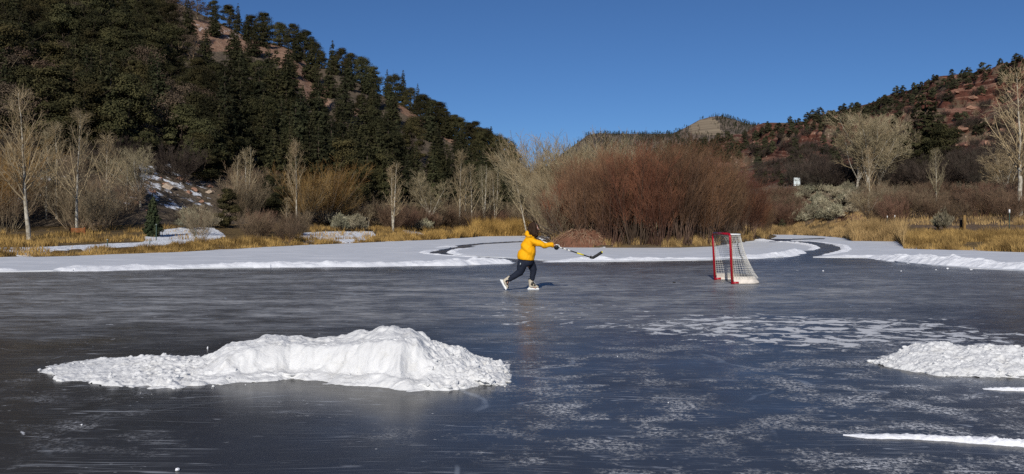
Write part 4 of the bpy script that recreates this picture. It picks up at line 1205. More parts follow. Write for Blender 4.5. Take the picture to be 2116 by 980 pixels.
DARK = [shrub('dark_brush', 780 + k, 3.2, 1.0, 60, 10, 5, (M['darktwig'], M['darktwig']), rb=0.7, r0=0.018, tilt=50, curve=0.05, fine=0.0075) for k in range(2)]
SAGE = [sage('sagebrush', 800 + k, 1.2, 1.0, M['sage']) for k in range(3)]
for px, d, pt, w, lb in [(1124, 112, 292, 1.05, 'leftmost broad pale cottonwood behind the willow thicket'), (1146, 106, 284, 1.15, 'second broad pale cottonwood behind the left of the thicket'), (1172, 104, 284, 1.2, 'third broad pale cottonwood behind the left of the thicket'), (1205, 104, 300, 1.0, 'fourth pale cottonwood, half hidden by the red willow tops'),
                         (1132, 98, 350, .9, 'lower pale tree in front of the leftmost cottonwoods'), (1160, 96, 352, 1.0, 'lower pale tree against the left flank of the willow thicket'), (1300, 100, 290, 1.0, 'pale treetop showing above the middle of the willow thicket'), (1342, 100, 291, .9, 'second pale treetop showing above the middle of the willow thicket')]:
    loc = P(px, 480, d); loc[2] = 0.2; h = CH - (pt - HY) / F * d - 0.2
    kd = pick(PALE, r3); kd.put(loc, r3.uniform(0, 6.28), np.array([w, w, 1]) * h / kd.H, lb, 'cottonwood')
r4 = np.random.default_rng(9)
top = lambda px: np.interp(px, [1110, 1135, 1165, 1200, 1250, 1330, 1420, 1500, 1545, 1580, 1610], [440, 400, 350, 318, 306, 297, 300, 314, 345, 390, 440])
WL = {0: 'red brown willow clump at the left end of the island thicket', 1: 'red brown willow clump in the middle of the island thicket', 2: 'red brown willow clump at the right end of the island thicket'}
for px, v, k in [(1165, .20, .78), (1185, .40, .95), (1215, .12, .9), (1240, .35, 1), (1262, .10, .95), (1285, .30, 1), (1312, .08, .97), (1335, .28, 1), (1360, .07, .95), (1385, .30, 1), (1405, .09, .95), (1432, .30, 1), (1455, .10, .93), (1480, .32, .98), (1500, .12, .9), (1520, .35, .95), (1545, .2, .9), (1565, .4, .88), (1150, .55, .8), (1210, .6, 1), (1300, .6, 1), (1400, .6, 1), (1480, .62, 1), (1585, .5, .8)]:
    x, d, z = island_at(np.array(float(px)), np.array(v)); h = float(CH - (top(px) - HY) / F * d - z) * k * r4.uniform(0.84, 1.10)
    z_ = 0 if px < 1250 else (1 if px < 1450 else 2)
    kd = pick(WIL, r4); kd.put((float(x), float(d), float(z)), r4.uniform(0, 6.28), np.array([1.0, 1.0, 1]) * h / kd.H, WL[z_], 'willow', WL[z_].replace('clump', 'clumps'))
for px, pb, h, lb in [(1140, 508, 3.0, 'grey tangled shrub at the left tip of the island'), (1185, 505, 3.4, 'grey tangled shrub behind the stick mound')]:
    loc = P(px, pb, 58); loc[2] = 0.2; GREY[0].put(loc, px, h / 3.2, lb, 'shrub')
for px, pb, pt, w, lb in [(672, 462, 332, 1.0, 'tall gold twigged willow at the foot of the left hill'), (632, 462, 345, .9, 'gold twigged willow left of the tallest one'), (700, 464, 385, .9, 'low gold willow on the right of the gold clump'), (-25, 470, 272, .9, 'gold twigged willow cut by the left edge of the picture'), (-48, 478, 300, .9, 'lower gold willow at the far left edge')]:
    loc, s = LEFT.spot(px, pb, 0, 1.4); kd = pick(GOLD, r4); kd.put(loc, r4.uniform(0, 6.28), np.array([w, w, 1]) * hgt(loc, pt) / kd.H, lb, 'willow')


def scatter(kinds, T, box, n, h0, h1, label, cat, group, r, H, keep=None, s0=0.0, s1=1.5, gap=10):
    got = []; tr_ = 0
    while len(got) < n and tr_ < n * 60:
        tr_ += 1
        px = r.uniform(box[0], box[2]); py = r.uniform(box[1], box[3])
        if keep and not keep(px, py): continue
        if any(abs(px - a) < gap and abs(py - b) < gap * 0.5 for a, b in got): continue
        got.append((px, py))
    for px, py in sorted(got, key=lambda a: a[1]):
        loc, s = T.spot(px, py, s0, s1); h = r.uniform(h0, h1)
        pick(kinds, r).put(loc - np.array([0, 0, .05]), r.uniform(0, 6.28), np.array([r.uniform(.85, 1.2)] * 2 + [1]) * h / H, label, cat, group)


scatter(GREY, LEFT, (-30, 425, 290, 486), 17, 1.8, 3.4, 'grey leafless brush behind the two tall aspens at left', 'shrub', 'grey brush under the left hill', r4, 3.2, gap=12)
scatter(GREY, LEFT, (-30, 350, 300, 430), 9, 1.4, 2.6, 'grey brush scattered over the scree at the foot of the left hill', 'shrub', 'grey brush on the scree', r4, 3.2, s1=1.9, gap=14)
scatter(DARK, LEFT, (-30, 345, 470, 385), 6, 2.0, 3.2, 'dark brush below the pines on the lower left slope', 'shrub', 'dark brush below the pines', r4, 3.2, s1=1.9, gap=16)
scatter(GREY, LEFT, (470, 410, 620, 462), 13, 2, 3.4, 'grey brush around the round green pine', 'shrub', 'grey brush by the round pine', r4, 3.2, gap=10)
scatter(DOG, LEFT, (520, 478, 625, 500), 7, 1.2, 1.8, 'dull grey brown bush at the shore left of the snowy bank', 'shrub', 'grey brown shore bushes', r4, 2.6, gap=10)
scatter(GREY, LEFT, (405, 480, 440, 500), 2, 1.8, 2.2, 'grey bush on the snowy bank beside the round green pine', 'shrub', 'bushes on the snowy bank', r4, 3.2, gap=14)
scatter(DOG, LEFT, (800, 462, 1075, 476), 26, 1.6, 2.6, 'dull red bare bush under the pale aspens', 'shrub', 'red bushes under the aspens', r4, 2.6, gap=9)
scatter(GREY, LEFT, (840, 455, 1110, 470), 18, 2.6, 4.2, 'grey brush under the pale aspen clump', 'shrub', 'grey brush under the aspens', r4, 3.2, gap=9)
scatter(GREY, LEFT, (690, 448, 830, 470), 8, 1.8, 3.0, 'grey brush between the gold willow and the twin aspen', 'shrub', 'grey brush by the twin aspen', r4, 3.2, gap=10)
scatter(SAGE, LEFT, (685, 466, 745, 480), 6, 1.2, 1.7, 'pale grey green sagebrush on the bank near the gold willow', 'sagebrush', 'sagebrush on the left bank', r4, 1.2, gap=9)
scatter(SAGE, LEFT, (345, 456, 440, 476), 5, 1.0, 1.4, 'pale sagebrush behind the snowy bank under the scree', 'sagebrush', 'sagebrush under the scree', r4, 1.2, gap=12)
scatter(SAGE, LEFT, (855, 474, 905, 482), 2, 1.0, 1.3, 'pale sagebrush among the red bushes on the far left bank', 'sagebrush', 'sagebrush among red bushes', r4, 1.2, gap=12)
scatter(SAGE, RIGHT, (1628, 402, 1765, 462), 36, 1.3, 2.0, 'pale grey sagebrush on the knoll below the white sign', 'sagebrush', 'sagebrush on the sign knoll', r4, 1.2, keep=lambda x, y: not (1725 < x and y > 445), gap=9)
scatter(SAGE, RIGHT, (1980, 395, 2060, 412), 7, 1.3, 1.8, 'pale sagebrush strip above the red brush at right', 'sagebrush', 'sagebrush above the red brush', r4, 1.2, gap=9)
scatter(SAGE, RIGHT, (1640, 396, 1790, 404), 12, 1.3, 1.9, 'pale sagebrush along the top of the knoll', 'sagebrush', 'sagebrush along the knoll top', r4, 1.2, gap=9)
scatter(DOG, RIGHT, (1585, 420, 1640, 474), 16, 2.2, 3.4, 'red brown bush between the willow thicket and the sage knoll', 'shrub', 'bushes beside the thicket', r4, 2.6, gap=9)
scatter(DARK, RIGHT, (1640, 372, 1770, 396), 12, 3.0, 4.6, 'dark leafless brush behind the sage knoll', 'shrub', 'dark brush behind the knoll', r4, 3.2, s0=0.8, gap=10)
scatter(DARK, RIGHT, (1830, 365, 2125, 402), 30, 3.2, 5.5, 'dark oak brush at the foot of the red hill', 'shrub', 'dark brush under the red hill', r4, 3.2, s0=0.7, gap=11)
scatter(DOG, RIGHT, (1775, 415, 1985, 472), 21, 1.9, 3.0, 'dull red bare bush left of the wooden sign post', 'shrub', 'red bushes left of the sign post', r4, 2.6, keep=lambda x, y: not (x < 1800 and y > 440), gap=11)
scatter(DOG, RIGHT, (1990, 410, 2150, 466), 20, 1.9, 3.0, 'dull red bare bush behind the wooden sign post at right', 'shrub', 'red bushes behind the sign post', r4, 2.6, gap=11)
scatter(GREY, RIGHT, (1780, 405, 1900, 440), 10, 2.4, 3.6, 'grey brush below the large pale cottonwood', 'shrub', 'grey brush below the cottonwood', r4, 3.2, gap=12)
for px, pb, h, lb in [(1952, 476, 1.6, 'tall pale grass tuft like bush just left of the wooden sign post'), (1938, 474, 1.2, 'smaller pale bush beside the tall pale one')]:
    loc = on(RIGHT, px, pb); SAGE[1].put(loc, 0.3, np.array([.62, .62, 1]) * h / 1.2, lb, 'sagebrush')


# --- grass: blades nobody could count
def blades(name, label, T, specs, mat, seed, ptfun=None):
    r = np.random.default_rng(seed); V, Q, Tr = [], [], []; k = 0
    for (x0, x1, s0, s1, n, h0, h1, cl, wd) in specs:
        px = r.uniform(x0, x1, n * 3); s = s0 + (s1 - s0) * r.uniform(0, 1, n * 3) ** 1.25
        x, d, z = (ptfun or T.at)(px, s)
        q = HY - (z - CH) / d * F
        nz = fbm(x / 1.1, d / 1.6, seed, 3)
        kp = nz > cl
        if ptfun is None:
            for p, a in BSNOW: kp &= ~(inpoly(px, q, p) & (r.random(len(px)) < 0.70 * a))
        idx = np.nonzero(kp)[0][:n]; m_ = len(idx)
        x, d, z, nz = x[idx], d[idx], z[idx], nz[idx]
        h = r.uniform(h0, h1, m_) * (0.55 + 0.9 * np.clip((nz - cl) / 0.3, 0, 1))
        a = r.uniform(0, 6.28, m_); ben = r.uniform(0.05, 0.55, m_) * h; th = r.uniform(0, 3.14, m_)
        b = np.stack([x, d, z - 0.03], -1); wv = np.stack([np.cos(th), np.sin(th), 0 * th], -1) * (wd * r.uniform(0.6, 1.3, m_))[:, None]
        of = np.stack([np.cos(a) * ben, np.sin(a) * ben, 0 * a], -1); up = np.array([0, 0, 1.0])
        mid = b + up * (h * 0.55)[:, None] + of * 0.3; tip = b + up * h[:, None] + of
        vv = np.stack([b - wv, b + wv, mid - wv * .8, mid + wv * .8, tip], 1).reshape(-1, 3)
        o = (np.arange(m_) * 5)[:, None] + k
        V.append(vv); Q.append(o + np.array([[0, 1, 3, 2]])); Tr.append(o + np.array([[2, 3, 4]])); k += len(vv)
    me = mk_mesh(name, np.vstack(V), [np.vstack(Q), np.vstack(Tr)], False, mat)
    return tag(link(name, me), label, 'grass', None, 'stuff')


blades('dry_grass', 'golden dry grass in tufts along the snowy left bank', LEFT,
       [(-60, 420, 0.0, 0.13, 11000, .12, .38, .47, .011), (-60, 430, 0.45, 0.9, 4500, .18, .42, .51, .013), (330, 640, 0.0, 0.16, 10000, .16, .46, .44, .012), (600, 900, 0.0, 0.13, 8500, .2, .5, .45, .015), (-60, 120, .3, .6, 3000, .2, .45, .42, .013), (640, 1000, .3, .8, 4000, .3, .5, .52, .016)], M['grass'], 61)
blades('reeds', 'tall golden reeds lining the far shore behind the skater', LEFT,
       [(975, 1130, 0.0, 0.12, 9000, 1.0, 1.7, .30, .020), (850, 990, 0.0, 0.1, 5000, .4, .9, .36, .018), (1080, 1240, 0.0, .12, 4000, .7, 1.3, .3, .02)], M['reed'], 62)
blades('reeds', 'golden reeds along the right shore by the winding channel', RIGHT,
       [(1535, 1660, 0.0, 0.10, 7000, .4, .95, .36, .022), (1640, 1770, 0.0, 0.14, 7000, .35, .8, .40, .020), (1757, 1868, 0.0, 0.14, 12000, .7, 1.45, .33, .016), (1590, 1790, .3, .85, 7000, .25, .55, .46, .022), (1790, 2130, .4, .9, 7000, .25, .6, .50, .02)], M['reed'], 63)
blades('dry_grass', 'thick golden grass hummocks on the low point at right', RIGHT,
       [(1864, 2140, 0.0, 0.22, 26000, .2, .66, .43, .012), (2140, 3000, 0.0, 0.3, 16000, .2, .6, .42, .013), (1860, 2140, 0.2, 0.32, 4000, .12, .26, .50, .012)], M['grass'], 64)
blades('dry_grass', 'tufts of yellow grass among the willow stems on the island', None,
       [(1140, 1590, 0.03, 0.45, 16000, .25, .75, .48, .012)], M['grass'], 65, ptfun=island_at)


scatter(DARK, RIGHT, (1545, 285, 1840, 385), 70, 1.4, 2.8, 'small dark brush dotted over the red slope behind the sign', 'shrub', 'small brush on the red slope', r4, 3.2, s0=1.0, s1=2.0, gap=11)
scatter(DARK, RIGHT, (1840, 205, 2125, 350), 55, 1.2, 2.6, 'small dark brush dotted over the steep red slope at right', 'shrub', 'small brush on the steep red slope', r4, 3.2, s0=1.0, s1=2.0, gap=12)
scatter(GREY, RIGHT, (1840, 220, 2125, 350), 34, 1.0, 1.9, 'small grey brush on the steep red slope at right', 'shrub', 'grey brush on the steep red slope', r4, 3.2, s0=1.0, s1=2.0, gap=12)


# --- rocks on the scree
def boulder_kind(seed):
    b = bmesh.new(); bmesh.ops.create_icosphere(b, subdivisions=3, radius=1)
    for v in b.verts:
        q = v.co.copy(); k = 0.7 + 0.55 * float(fbm(np.array(q.x * 1.3 + seed * 3.1), np.array(q.y * 1.3 + q.z * 1.9), seed, 3))
        for nrm in ((1, .3, .2), (-.4, .8, .5), (.1, -.6, .8), (-.7, -.5, .3), (.3, .5, -.8)):
            nn = Vector(nrm).normalized(); dd = q.dot(nn)
            if dd > 0.62: q -= nn * (dd - 0.62)
        v.co = q * k
    me = bpy.data.meshes.new('boulder'); b.to_mesh(me); b.free(); me.materials.append(M['rock' if seed % 2 else 'rockpale'])
    return Kind(link('boulder', me))


BO = [boulder_kind(k) for k in range(4)]
for px, py, sz, lb in [(347, 388, 1.0, 'big orange brown boulder at the top of the snowy scree'), (372, 372, .7, 'reddish boulder above the snowy scree'), (432, 400, .6, 'brown boulder right of the snowy scree'), (500, 372, 1.1, 'pale tan rock outcrop left of the white forked trunk'), (523, 366, .8, 'pale tan rock right beside the white forked trunk'), (480, 352, .7, 'reddish rock on the bare patch above the round pine')]:
    loc, s = LEFT.spot(px, py, 0.8, 1.9); sz *= .62; BO[len(lb) % 4].put(loc, px, (sz * 1.1, sz, sz * .7), lb, 'boulder')
rk = np.random.default_rng(4)
for k in range(46):
    px, py = rk.uniform(200, 600), rk.uniform(365, 445); loc, s = LEFT.spot(px, py, 0.95, 1.8)
    sz = rk.uniform(.10, .34); pick(BO[1::2], rk).put(loc, rk.uniform(0, 6), (sz * rk.uniform(.9, 1.5), sz, sz * .7), 'small loose rock on the scree at the foot of the left hill', 'rock', 'loose rocks on the left scree')
for k in range(34):
    px, py = rk.uniform(1830, 2116), rk.uniform(190, 340); loc, s = RIGHT.spot(px, py, 1.05, 1.98)
    sz = rk.uniform(.5, 1.5); BO[1 if k % 2 else 3].put(loc, rk.uniform(0, 6), (sz * rk.uniform(1.1, 2.2), sz, sz * .6), 'dark red rock jutting from the red slope on the right', 'rock', 'rocks on the red slope')
# ================================================================== skater
M['jacket'] = mat_plain('yellow_jacket', (0.88, 0.41, 0.004), 0.75, 0.2, 0.06, 5.0, 0.25)
M['trousers'] = mat_plain('navy_trousers', (0.014, 0.018, 0.032), 0.8, 0.2, 0.2, 6.0, 0.2)
M['skin'] = mat_plain('skin', (0.52, 0.27, 0.19), 0.55, 0.3, 0.05)
M['hair'] = mat_plain('dark_hair', (0.036, 0.020, 0.012), 0.7, 0.12, 0.4, 14.0)
M['black'] = mat_plain('black_leather', (0.014, 0.014, 0.015), 0.55, 0.35, 0.2)
M['white'] = mat_plain('white_leather', (0.78, 0.77, 0.74), 0.5, 0.3, 0.05)
M['beige'] = mat_plain('beige_boot', (0.50, 0.44, 0.34), 0.55, 0.3, 0.08)
M['holder'] = mat_plain('white_plastic', (0.82, 0.82, 0.80), 0.4, 0.4, 0.03)
M['steel'] = mat_plain('blade_steel', (0.65, 0.66, 0.68), 0.25, 0.5, 0.03, metal=1.0)
M['yellow'] = mat_plain('yellow_print', (0.75, 0.62, 0.01), 0.4, 0.4, 0.03)
M['shaft'] = mat_plain('dark_shaft', (0.035, 0.035, 0.035), 0.4, 0.4, 0.1)
M['tape'] = mat_plain('white_tape', (0.75, 0.74, 0.70), 0.8, 0.2, 0.1, 30)
M['red'] = mat_plain('red_paint', (0.36, 0.006, 0.018), 0.35, 0.45, 0.12, 4.0)
M['canvas'] = mat_plain('white_canvas', (0.66, 0.60, 0.53), 0.8, 0.2, 0.2, 7.0, 0.2)
M['cord'] = mat_plain('net_cord', (0.76, 0.73, 0.66), 0.9, 0.1, 0.1)
M['lace'] = mat_plain('tan_lacing', (0.50, 0.33, 0.17), 0.9, 0.1, 0.1)
M['wood'] = mat_bark('weathered_wood', (0.20, 0.115, 0.04), (0.36, 0.23, 0.09), (8, 8, 1.5))
M['metal'] = mat_plain('galvanised', (0.34, 0.34, 0.33), 0.55, 0.5, 0.1)
M['signwhite'] = mat_plain('sign_white', (0.62, 0.68, 0.68), 0.5, 0.3, 0.05)
M['signgrey'] = mat_plain('sign_grey', (0.58, 0.58, 0.60), 0.5, 0.3, 0.05)
M['green'] = mat_plain('green_paint', (0.03, 0.06, 0.045), 0.6, 0.3, 0.1)
M['rust'] = mat_plain('rust_brown_wood', (0.26, 0.095, 0.035), 0.85, 0.15, 0.35, 5)

D0 = CH * F / (600 - HY)                          # distance of the skater's front foot


def Q(px, py, y=0.0):
    return P(px, py, D0 + y)


def S(px): return px * D0 / F                     # pixels to metres at the skater


def remesh(o, vox, smooth=3, factor=0.5):
    m1 = o.modifiers.new('r', 'REMESH'); m1.mode = 'VOXEL'; m1.voxel_size = vox; m1.use_smooth_shade = True
    m2 = o.modifiers.new('s', 'SMOOTH'); m2.iterations = smooth; m2.factor = factor
    dg = bpy.context.evaluated_depsgraph_get()
    me = bpy.data.meshes.new_from_object(o.evaluated_get(dg)); me.name = o.data.name
    mats = list(o.data.materials); o.modifiers.clear(); o.data = me
    me.materials.clear()
    for mt in mats: me.materials.append(mt)
    for pl in me.polygons: pl.use_smooth = True


def disp(o, fun):
    me = o.data; n = len(me.vertices)
    co = np.empty(n * 3, np.float32); me.vertices.foreach_get('co', co); co = co.reshape(-1, 3).astype(float)
    no = np.empty(n * 3, np.float32); me.vertex_normals.foreach_get('vector', no); no = no.reshape(-1, 3)
    co = co + no * fun(co)[:, None]
    me.vertices.foreach_set('co', co.astype(np.float32).ravel()); me.update()


base = Q(1092, 600); base[2] = 0
person = empty('person', base)
tag(person, 'skater in yellow hooded jacket and dark trousers, gliding right with a hockey stick held out', 'person')


def L_(pts): return np.array([Q(*p) for p in pts]) - base


def lofts(specs):
    mb = MB()
    for pts, ra, rb in specs: mb.loft(L_(pts), np.array([S(a) for a in ra]), np.array([S(b) for b in rb]), 16)
    return mb


# body: one surface from head to hands and feet, mostly under the clothes
bm_ = lofts([([(1087, 545, 0), (1089, 525, 0), (1093, 508, 0), (1097, 494, 0), (1098, 487, 0), (1100.5, 482, 0), (1103, 476, 0)], [13, 11, 12, 11, 6, 4.6, 4.8], [14, 13, 15, 15, 8, 5, 5]),
             ([(1099, 496, -.13), (1112, 503, -.17), (1124, 506, -.17), (1142, 507.5, -.12), (1150, 508.5, -.08)], [5, 4.4, 3.8, 2.8, 3.2], [5, 4.4, 3.8, 2.8, 3.4]),
             ([(1100, 495, .13), (1110, 501, .20), (1113, 499, .17), (1115, 495, .06)], [5, 4.2, 3.6, 3], [5, 4.2, 3.6, 3]),
             ([(1082, 542, -.09), (1076, 557, -.1), (1074.5, 563, -.1), (1062, 571, -.1), (1049, 578, -.1), (1046, 590, -.1)], [9, 6.8, 5.8, 4.8, 3.2, 3], [9, 7, 6, 5, 3.4, 3]),
             ([(1093, 542, .09), (1102.5, 557, .09), (1102, 563, .09), (1100, 571, .09), (1098, 583, .09), (1099, 592, .09), (1108, 594.5, .09)], [9, 6.6, 5.8, 4.8, 3.2, 3, 2.4], [9, 7, 6, 5, 3.4, 3, 2.6])])
hc = Q(1104, 472.3) - base
bm_.ball(hc + np.array([0, 0, .005]), (.088, .074, .105), 20, 16)                    # skull
bm_.loft(np.array([hc + (0.045, 0, -.045), hc + (.062, 0, -.085), hc + (.04, 0, -.108)]), np.array([.035, .035, .02]), np.array([.05, .035, .02]))      # jaw
bm_.loft(np.array([hc + (.078, 0, .018), hc + (.098, 0, -.018), hc + (.088, 0, -.03)]), np.array([.010, .016, .008]), np.array([.010, .016, .012]))      # nose
for sy in (-1, 1):
    bm_.ball(hc + (.072, sy * .034, .030), (.016, .022, .008), 8, 6)                  # brow
    bm_.ball(hc + (-.005, sy * .074, -.008), (.018, .010, .030), 8, 6)                # ear
bm_.ball(hc + (.082, 0, -.052), (.012, .022, .006), 8, 6); bm_.ball(hc + (.080, 0, -.063), (.012, .020, .006), 8, 6)      # lips
body = bm_.build('body', M['skin'], person)
remesh(body, 0.008, 2)
for sy in (-1, 1):
    eb = MB().ball(hc + (.077, sy * .034, .012), (.010, .014, .009), 10, 8).build('eye', M['white'], body)
    MB().ball(hc + (.086, sy * .034, .012), (.004, .006, .006), 8, 6).build('iris', M['hair'], body)

# jacket: torso, sleeves and hood in one garment
jk = lofts([([(1086.5, 537, 0), (1087, 532, 0), (1088.5, 524, 0), (1091.5, 512, 0), (1095, 502, 0), (1097, 494, 0), (1097.5, 488, 0), (1098, 485, 0)], [17.2, 17.4, 16.8, 15.8, 14.6, 12.6, 9.5, 6.5], [19, 19.5, 19.5, 19.5, 20, 18, 11, 8]),
            ([(1098, 499, -.13), (1104, 501, -.18), (1112, 503.5, -.20), (1124, 506, -.19), (1134, 506.8, -.16), (1141.5, 507.2, -.13)], [8, 7.8, 7.0, 5.9, 5.2, 4.8], [8, 7.6, 7, 6, 5.4, 5]),
            ([(1099, 496, .13), (1106, 500, .20), (1112, 502, .23), (1114, 499, .17), (1114.5, 496, .09)], [7.5, 7, 6.2, 5.2, 4.6], [7.5, 7, 6.4, 5.4, 4.8]),
            ([(1091, 489, 0), (1089.5, 485, 0), (1091, 480, 0), (1095, 477.5, 0)], [5, 6.4, 5.0, 2.6], [9, 10.5, 9, 5])])
jacket = jk.build('jacket', M['jacket'], person)
remesh(jacket, 0.011, 3)


def folds(co):
    x, y, z = co[:, 0], co[:, 1], co[:, 2]
    a = 0.016 * np.sin(22 * (x * 0.75 + z * 0.9) + 5 * fbm(x * 4, z * 4, 3, 2)) * sstep(0.62, 0.85, z) * (1 - sstep(1.05, 1.15, z))
    return a + 0.015 * (fbm(x * 9 + y * 3, z * 6, 8, 3) - 0.5) * 1.6 + 0.010 * (fbm(x * 26 + y * 9, z * 22, 9, 2) - 0.5)


disp(jacket, folds)
sm = MB()
hp = L_([(1087, 489.3, -.16), (1092, 489.6, -.20), (1099, 489.3, -.17)]); sm.tube(hp, 0.006, 6); sm.build('hood_seam', M['shaft'], jacket)
cf = MB(); cf.loft(L_([(1140.6, 507.2, -.133), (1142.6, 507.3, -.126)]), [S(5.0)] * 2, [S(5.2)] * 2).build('cuff', M['jacket'], jacket)

tr = lofts([([(1087, 534, 0), (1087, 541, 0), (1087, 547, 0), (1087, 550.5, 0)], [16.2, 16.4, 14.5, 9], [16, 17, 16, 12]),
            ([(1080.5, 541, -.085), (1078, 550, -.1), (1076.5, 557, -.1), (1074.5, 563, -.1), (1066, 568.5, -.1), (1058, 573.5, -.1), (1050.5, 578, -.1)], [10.4, 9.6, 8.9, 8.0, 6.7, 6.0, 5.0], [10.5, 9.8, 9, 8, 6.8, 6, 5.2]),
            ([(1094.5, 541, .085), (1099, 549, .09), (1102, 556, .09), (1101.8, 563, .09), (1100.6, 570, .09), (1099, 579.5, .09)], [10.2, 9.0, 7.9, 7.0, 6.2, 5.2], [10.4, 9.4, 8.2, 7.2, 6.4, 5.4])])
trousers = tr.build('trousers', M['trousers'], person)
remesh(trousers, 0.011, 3)
disp(trousers, lambda co: 0.016 * (fbm(co[:, 0] * 9 + co[:, 1] * 4, co[:, 2] * 13, 18, 3) - 0.5) * 1.6)
lg = MB(); lp = Q(1075.3, 545.5, -.275) - base
lg.box(lp, (.012, .006, .045), Matrix.Rotation(0.25, 3, 'Y')).build('pocket_mark', M['signwhite'], trousers)

# hair: a cap swept back and hanging to the shoulders in wavy locks
hm = MB()
hm.ball(hc + (-.026, 0, .018), (.106, .098, .112), 20, 14)
hm.loft(np.array([hc + (-.055, 0, .0), hc + (-.075, 0, -.06), hc + (-.060, 0, -.125)]), np.array([.068, .076, .05]), np.array([.09, .10, .075]))
hm.loft(np.array([hc + (-.01, -.070, .02), hc + (-.002, -.098, -.07), hc + (.02, -.115, -.13), hc + (.04, -.12, -.175)]), np.array([.06, .066, .056, .03]), np.array([.03, .036, .034, .02]))
hm.loft(np.array([hc + (.0, .062, -.01), hc + (.005, .068, -.075), hc + (.015, .06, -.145)]), np.array([.05, .05, .026]), np.array([.03, .034, .02]))
hair = hm.build('hair', M['hair'], person); remesh(hair, 0.011, 2)
disp(hair, lambda co: 0.026 * (fbm(co[:, 0] * 30 + co[:, 1] * 20, co[:, 2] * 9, 28, 3) - 0.5) * 2)
hr = np.random.default_rng(3); st = []
for k in range(240):
    a = hr.uniform(0.9, 2 * np.pi - 0.9); e = hr.uniform(0.0, 1.2)
    p0 = hc + np.array([-.022 + .098 * np.cos(a) * np.cos(e), .09 * np.sin(a) * np.cos(e), .016 + .108 * np.sin(e)])
    ln = hr.uniform(.16, .34); t = np.linspace(0, 1, 7)[:, None]; out = np.array([np.cos(a) * .035, np.sin(a) * .03, 0])
    st.append(p0 + out * np.sin(t * 2.4) + np.array([hr.normal() * .02 + .02, 0, -ln]) * t ** 1.15 + np.array([.012, .008, 0]) * np.sin(t * hr.uniform(5, 9) + hr.uniform(0, 6)))
v, q = tube_arrays(np.array(st), np.linspace(.007, .003, 7)[None].repeat(len(st), 0), 4)
MB().add(v, q).build('hair_locks', M['hair'], hair)


# skates
def skate(name, heel, ang, y):
    """heel: pixel of the blade's heel end; ang: turn of the sole from level"""
    o = empty(name, Q(heel[0], heel[1], y) - base); o.parent = person
    o.rotation_euler = (0, ang, 0)
    mb = MB()
    mb.loft(np.array([(.066, 0, .245), (.070, 0, .19), (.078, 0, .13), (.09, 0, .075), (.09, 0, .06)]), np.array([.052, .054, .056, .062, .06]), np.array([.048, .046, .043, .042, .04]))
    mb.loft(np.array([(.035, 0, .085), (.07, 0, .088), (.14, 0, .090), (.20, 0, .078), (.245, 0, .068)]), np.array([.028, .036, .038, .030, .016]), np.array([.034, .040, .043, .042, .028]))
    boot = mb.build('boot', M['beige'], o); remesh(boot, 0.008, 2)
    tg = MB(); tg.loft(np.array([(.112, 0, .27), (.113, 0, .20), (.125, 0, .15), (.16, 0, .125), (.20, 0, .105)]), np.array([.016, .018, .018, .014, .01]), np.array([.036, .034, .032, .030, .026]))
    tg.build('tongue', M['black'], boot)
    pn = MB()
    for sy in (-1, 1):
        pn.loft(np.array([(.095, sy * .030, .175), (.085, sy * .033, .13), (.11, sy * .036, .098)]), np.array([.022, .028, .022]), np.array([.016, .014, .012]))
        pn.loft(np.array([(.13, sy * .034, .10), (.175, sy * .034, .095)]), np.array([.018, .014]), np.array([.012, .012]))
        pn.ball((.232, sy * .012, .085), (.022, .018, .018), 10, 8)
    pn.build('side_panel', M['black'], boot)
    cu = MB(); cu.loft(np.array([(.064, 0, .238), (.064, 0, .256)]), np.array([.054, .055]), np.array([.05, .05])).build('cuff', M['black'], boot)
    lc = MB()
    for k in range(6):
        t = k / 5; x0, z0 = .128 + .055 * t ** 1.3, .215 - .095 * t ** .8
        lc.tube(np.array([(x0 - .004, -.03, z0), (x0 + .012, 0, z0 + .012), (x0 - .004, .03, z0)]), .003, 5)
    lc.build('laces', M['white'], boot)
    hd = MB()                                      # holder: two towers on a long rail
    hd.box((.125, 0, .026), (.255, .011, .026)); hd.box((.055, 0, .048), (.07, .016, .036)); hd.box((.205, 0, .046), (.06, .016, .034))
    hd.box((.13, 0, .041), (.11, .010, .010)); hd.build('holder', M['holder'], o, smooth=False)
    bl = MB(); xs = np.linspace(-.006, .268, 16)
    zb = np.where(xs < .03, (.03 - xs) ** 2 * 6, np.where(xs > .22, (xs - .22) ** 2 * 7, 0)); vv = []
    for sy in (-.0018, .0018):
        vv += [(x, sy, z) for x, z in zip(xs, zb)] + [(x, sy, .0145 + max(0, z * .3)) for x, z in zip(xs, zb)]
    n = 16; qs = []
    for i in range(n - 1):
        qs += [(i, i + 1, n + i + 1, n + i), (2 * n + i + 1, 2 * n + i, 3 * n + i, 3 * n + i + 1), (i + 1, i, 2 * n + i, 2 * n + i + 1), (n + i, n + i + 1, 3 * n + i + 1, 3 * n + i)]
    qs += [(0, n, 3 * n, 2 * n), (n - 1, 2 * n + n - 1, 3 * n + n - 1, 2 * n - 1)]
    bl.add(vv, qs); bl.build('blade', M['steel'], o, smooth=False)
    return o


yf = CH * F / (600 - HY) - D0 + 0.09
sk = skate('skate', (1090.5, 600), 0.0, 0.09); sk.location.z = 0.0; sk['label'] = 'front skate gliding flat on the ice'
sk2 = skate('skate', (1032.5, 579.8), math.radians(61), -0.1); sk2['label'] = 'rear skate pushing off with its toe down'
# rest the rear toe on the ice
zt = sk2.location.z - .262 * math.sin(math.radians(61)); sk2.location.z -= zt - 0.004

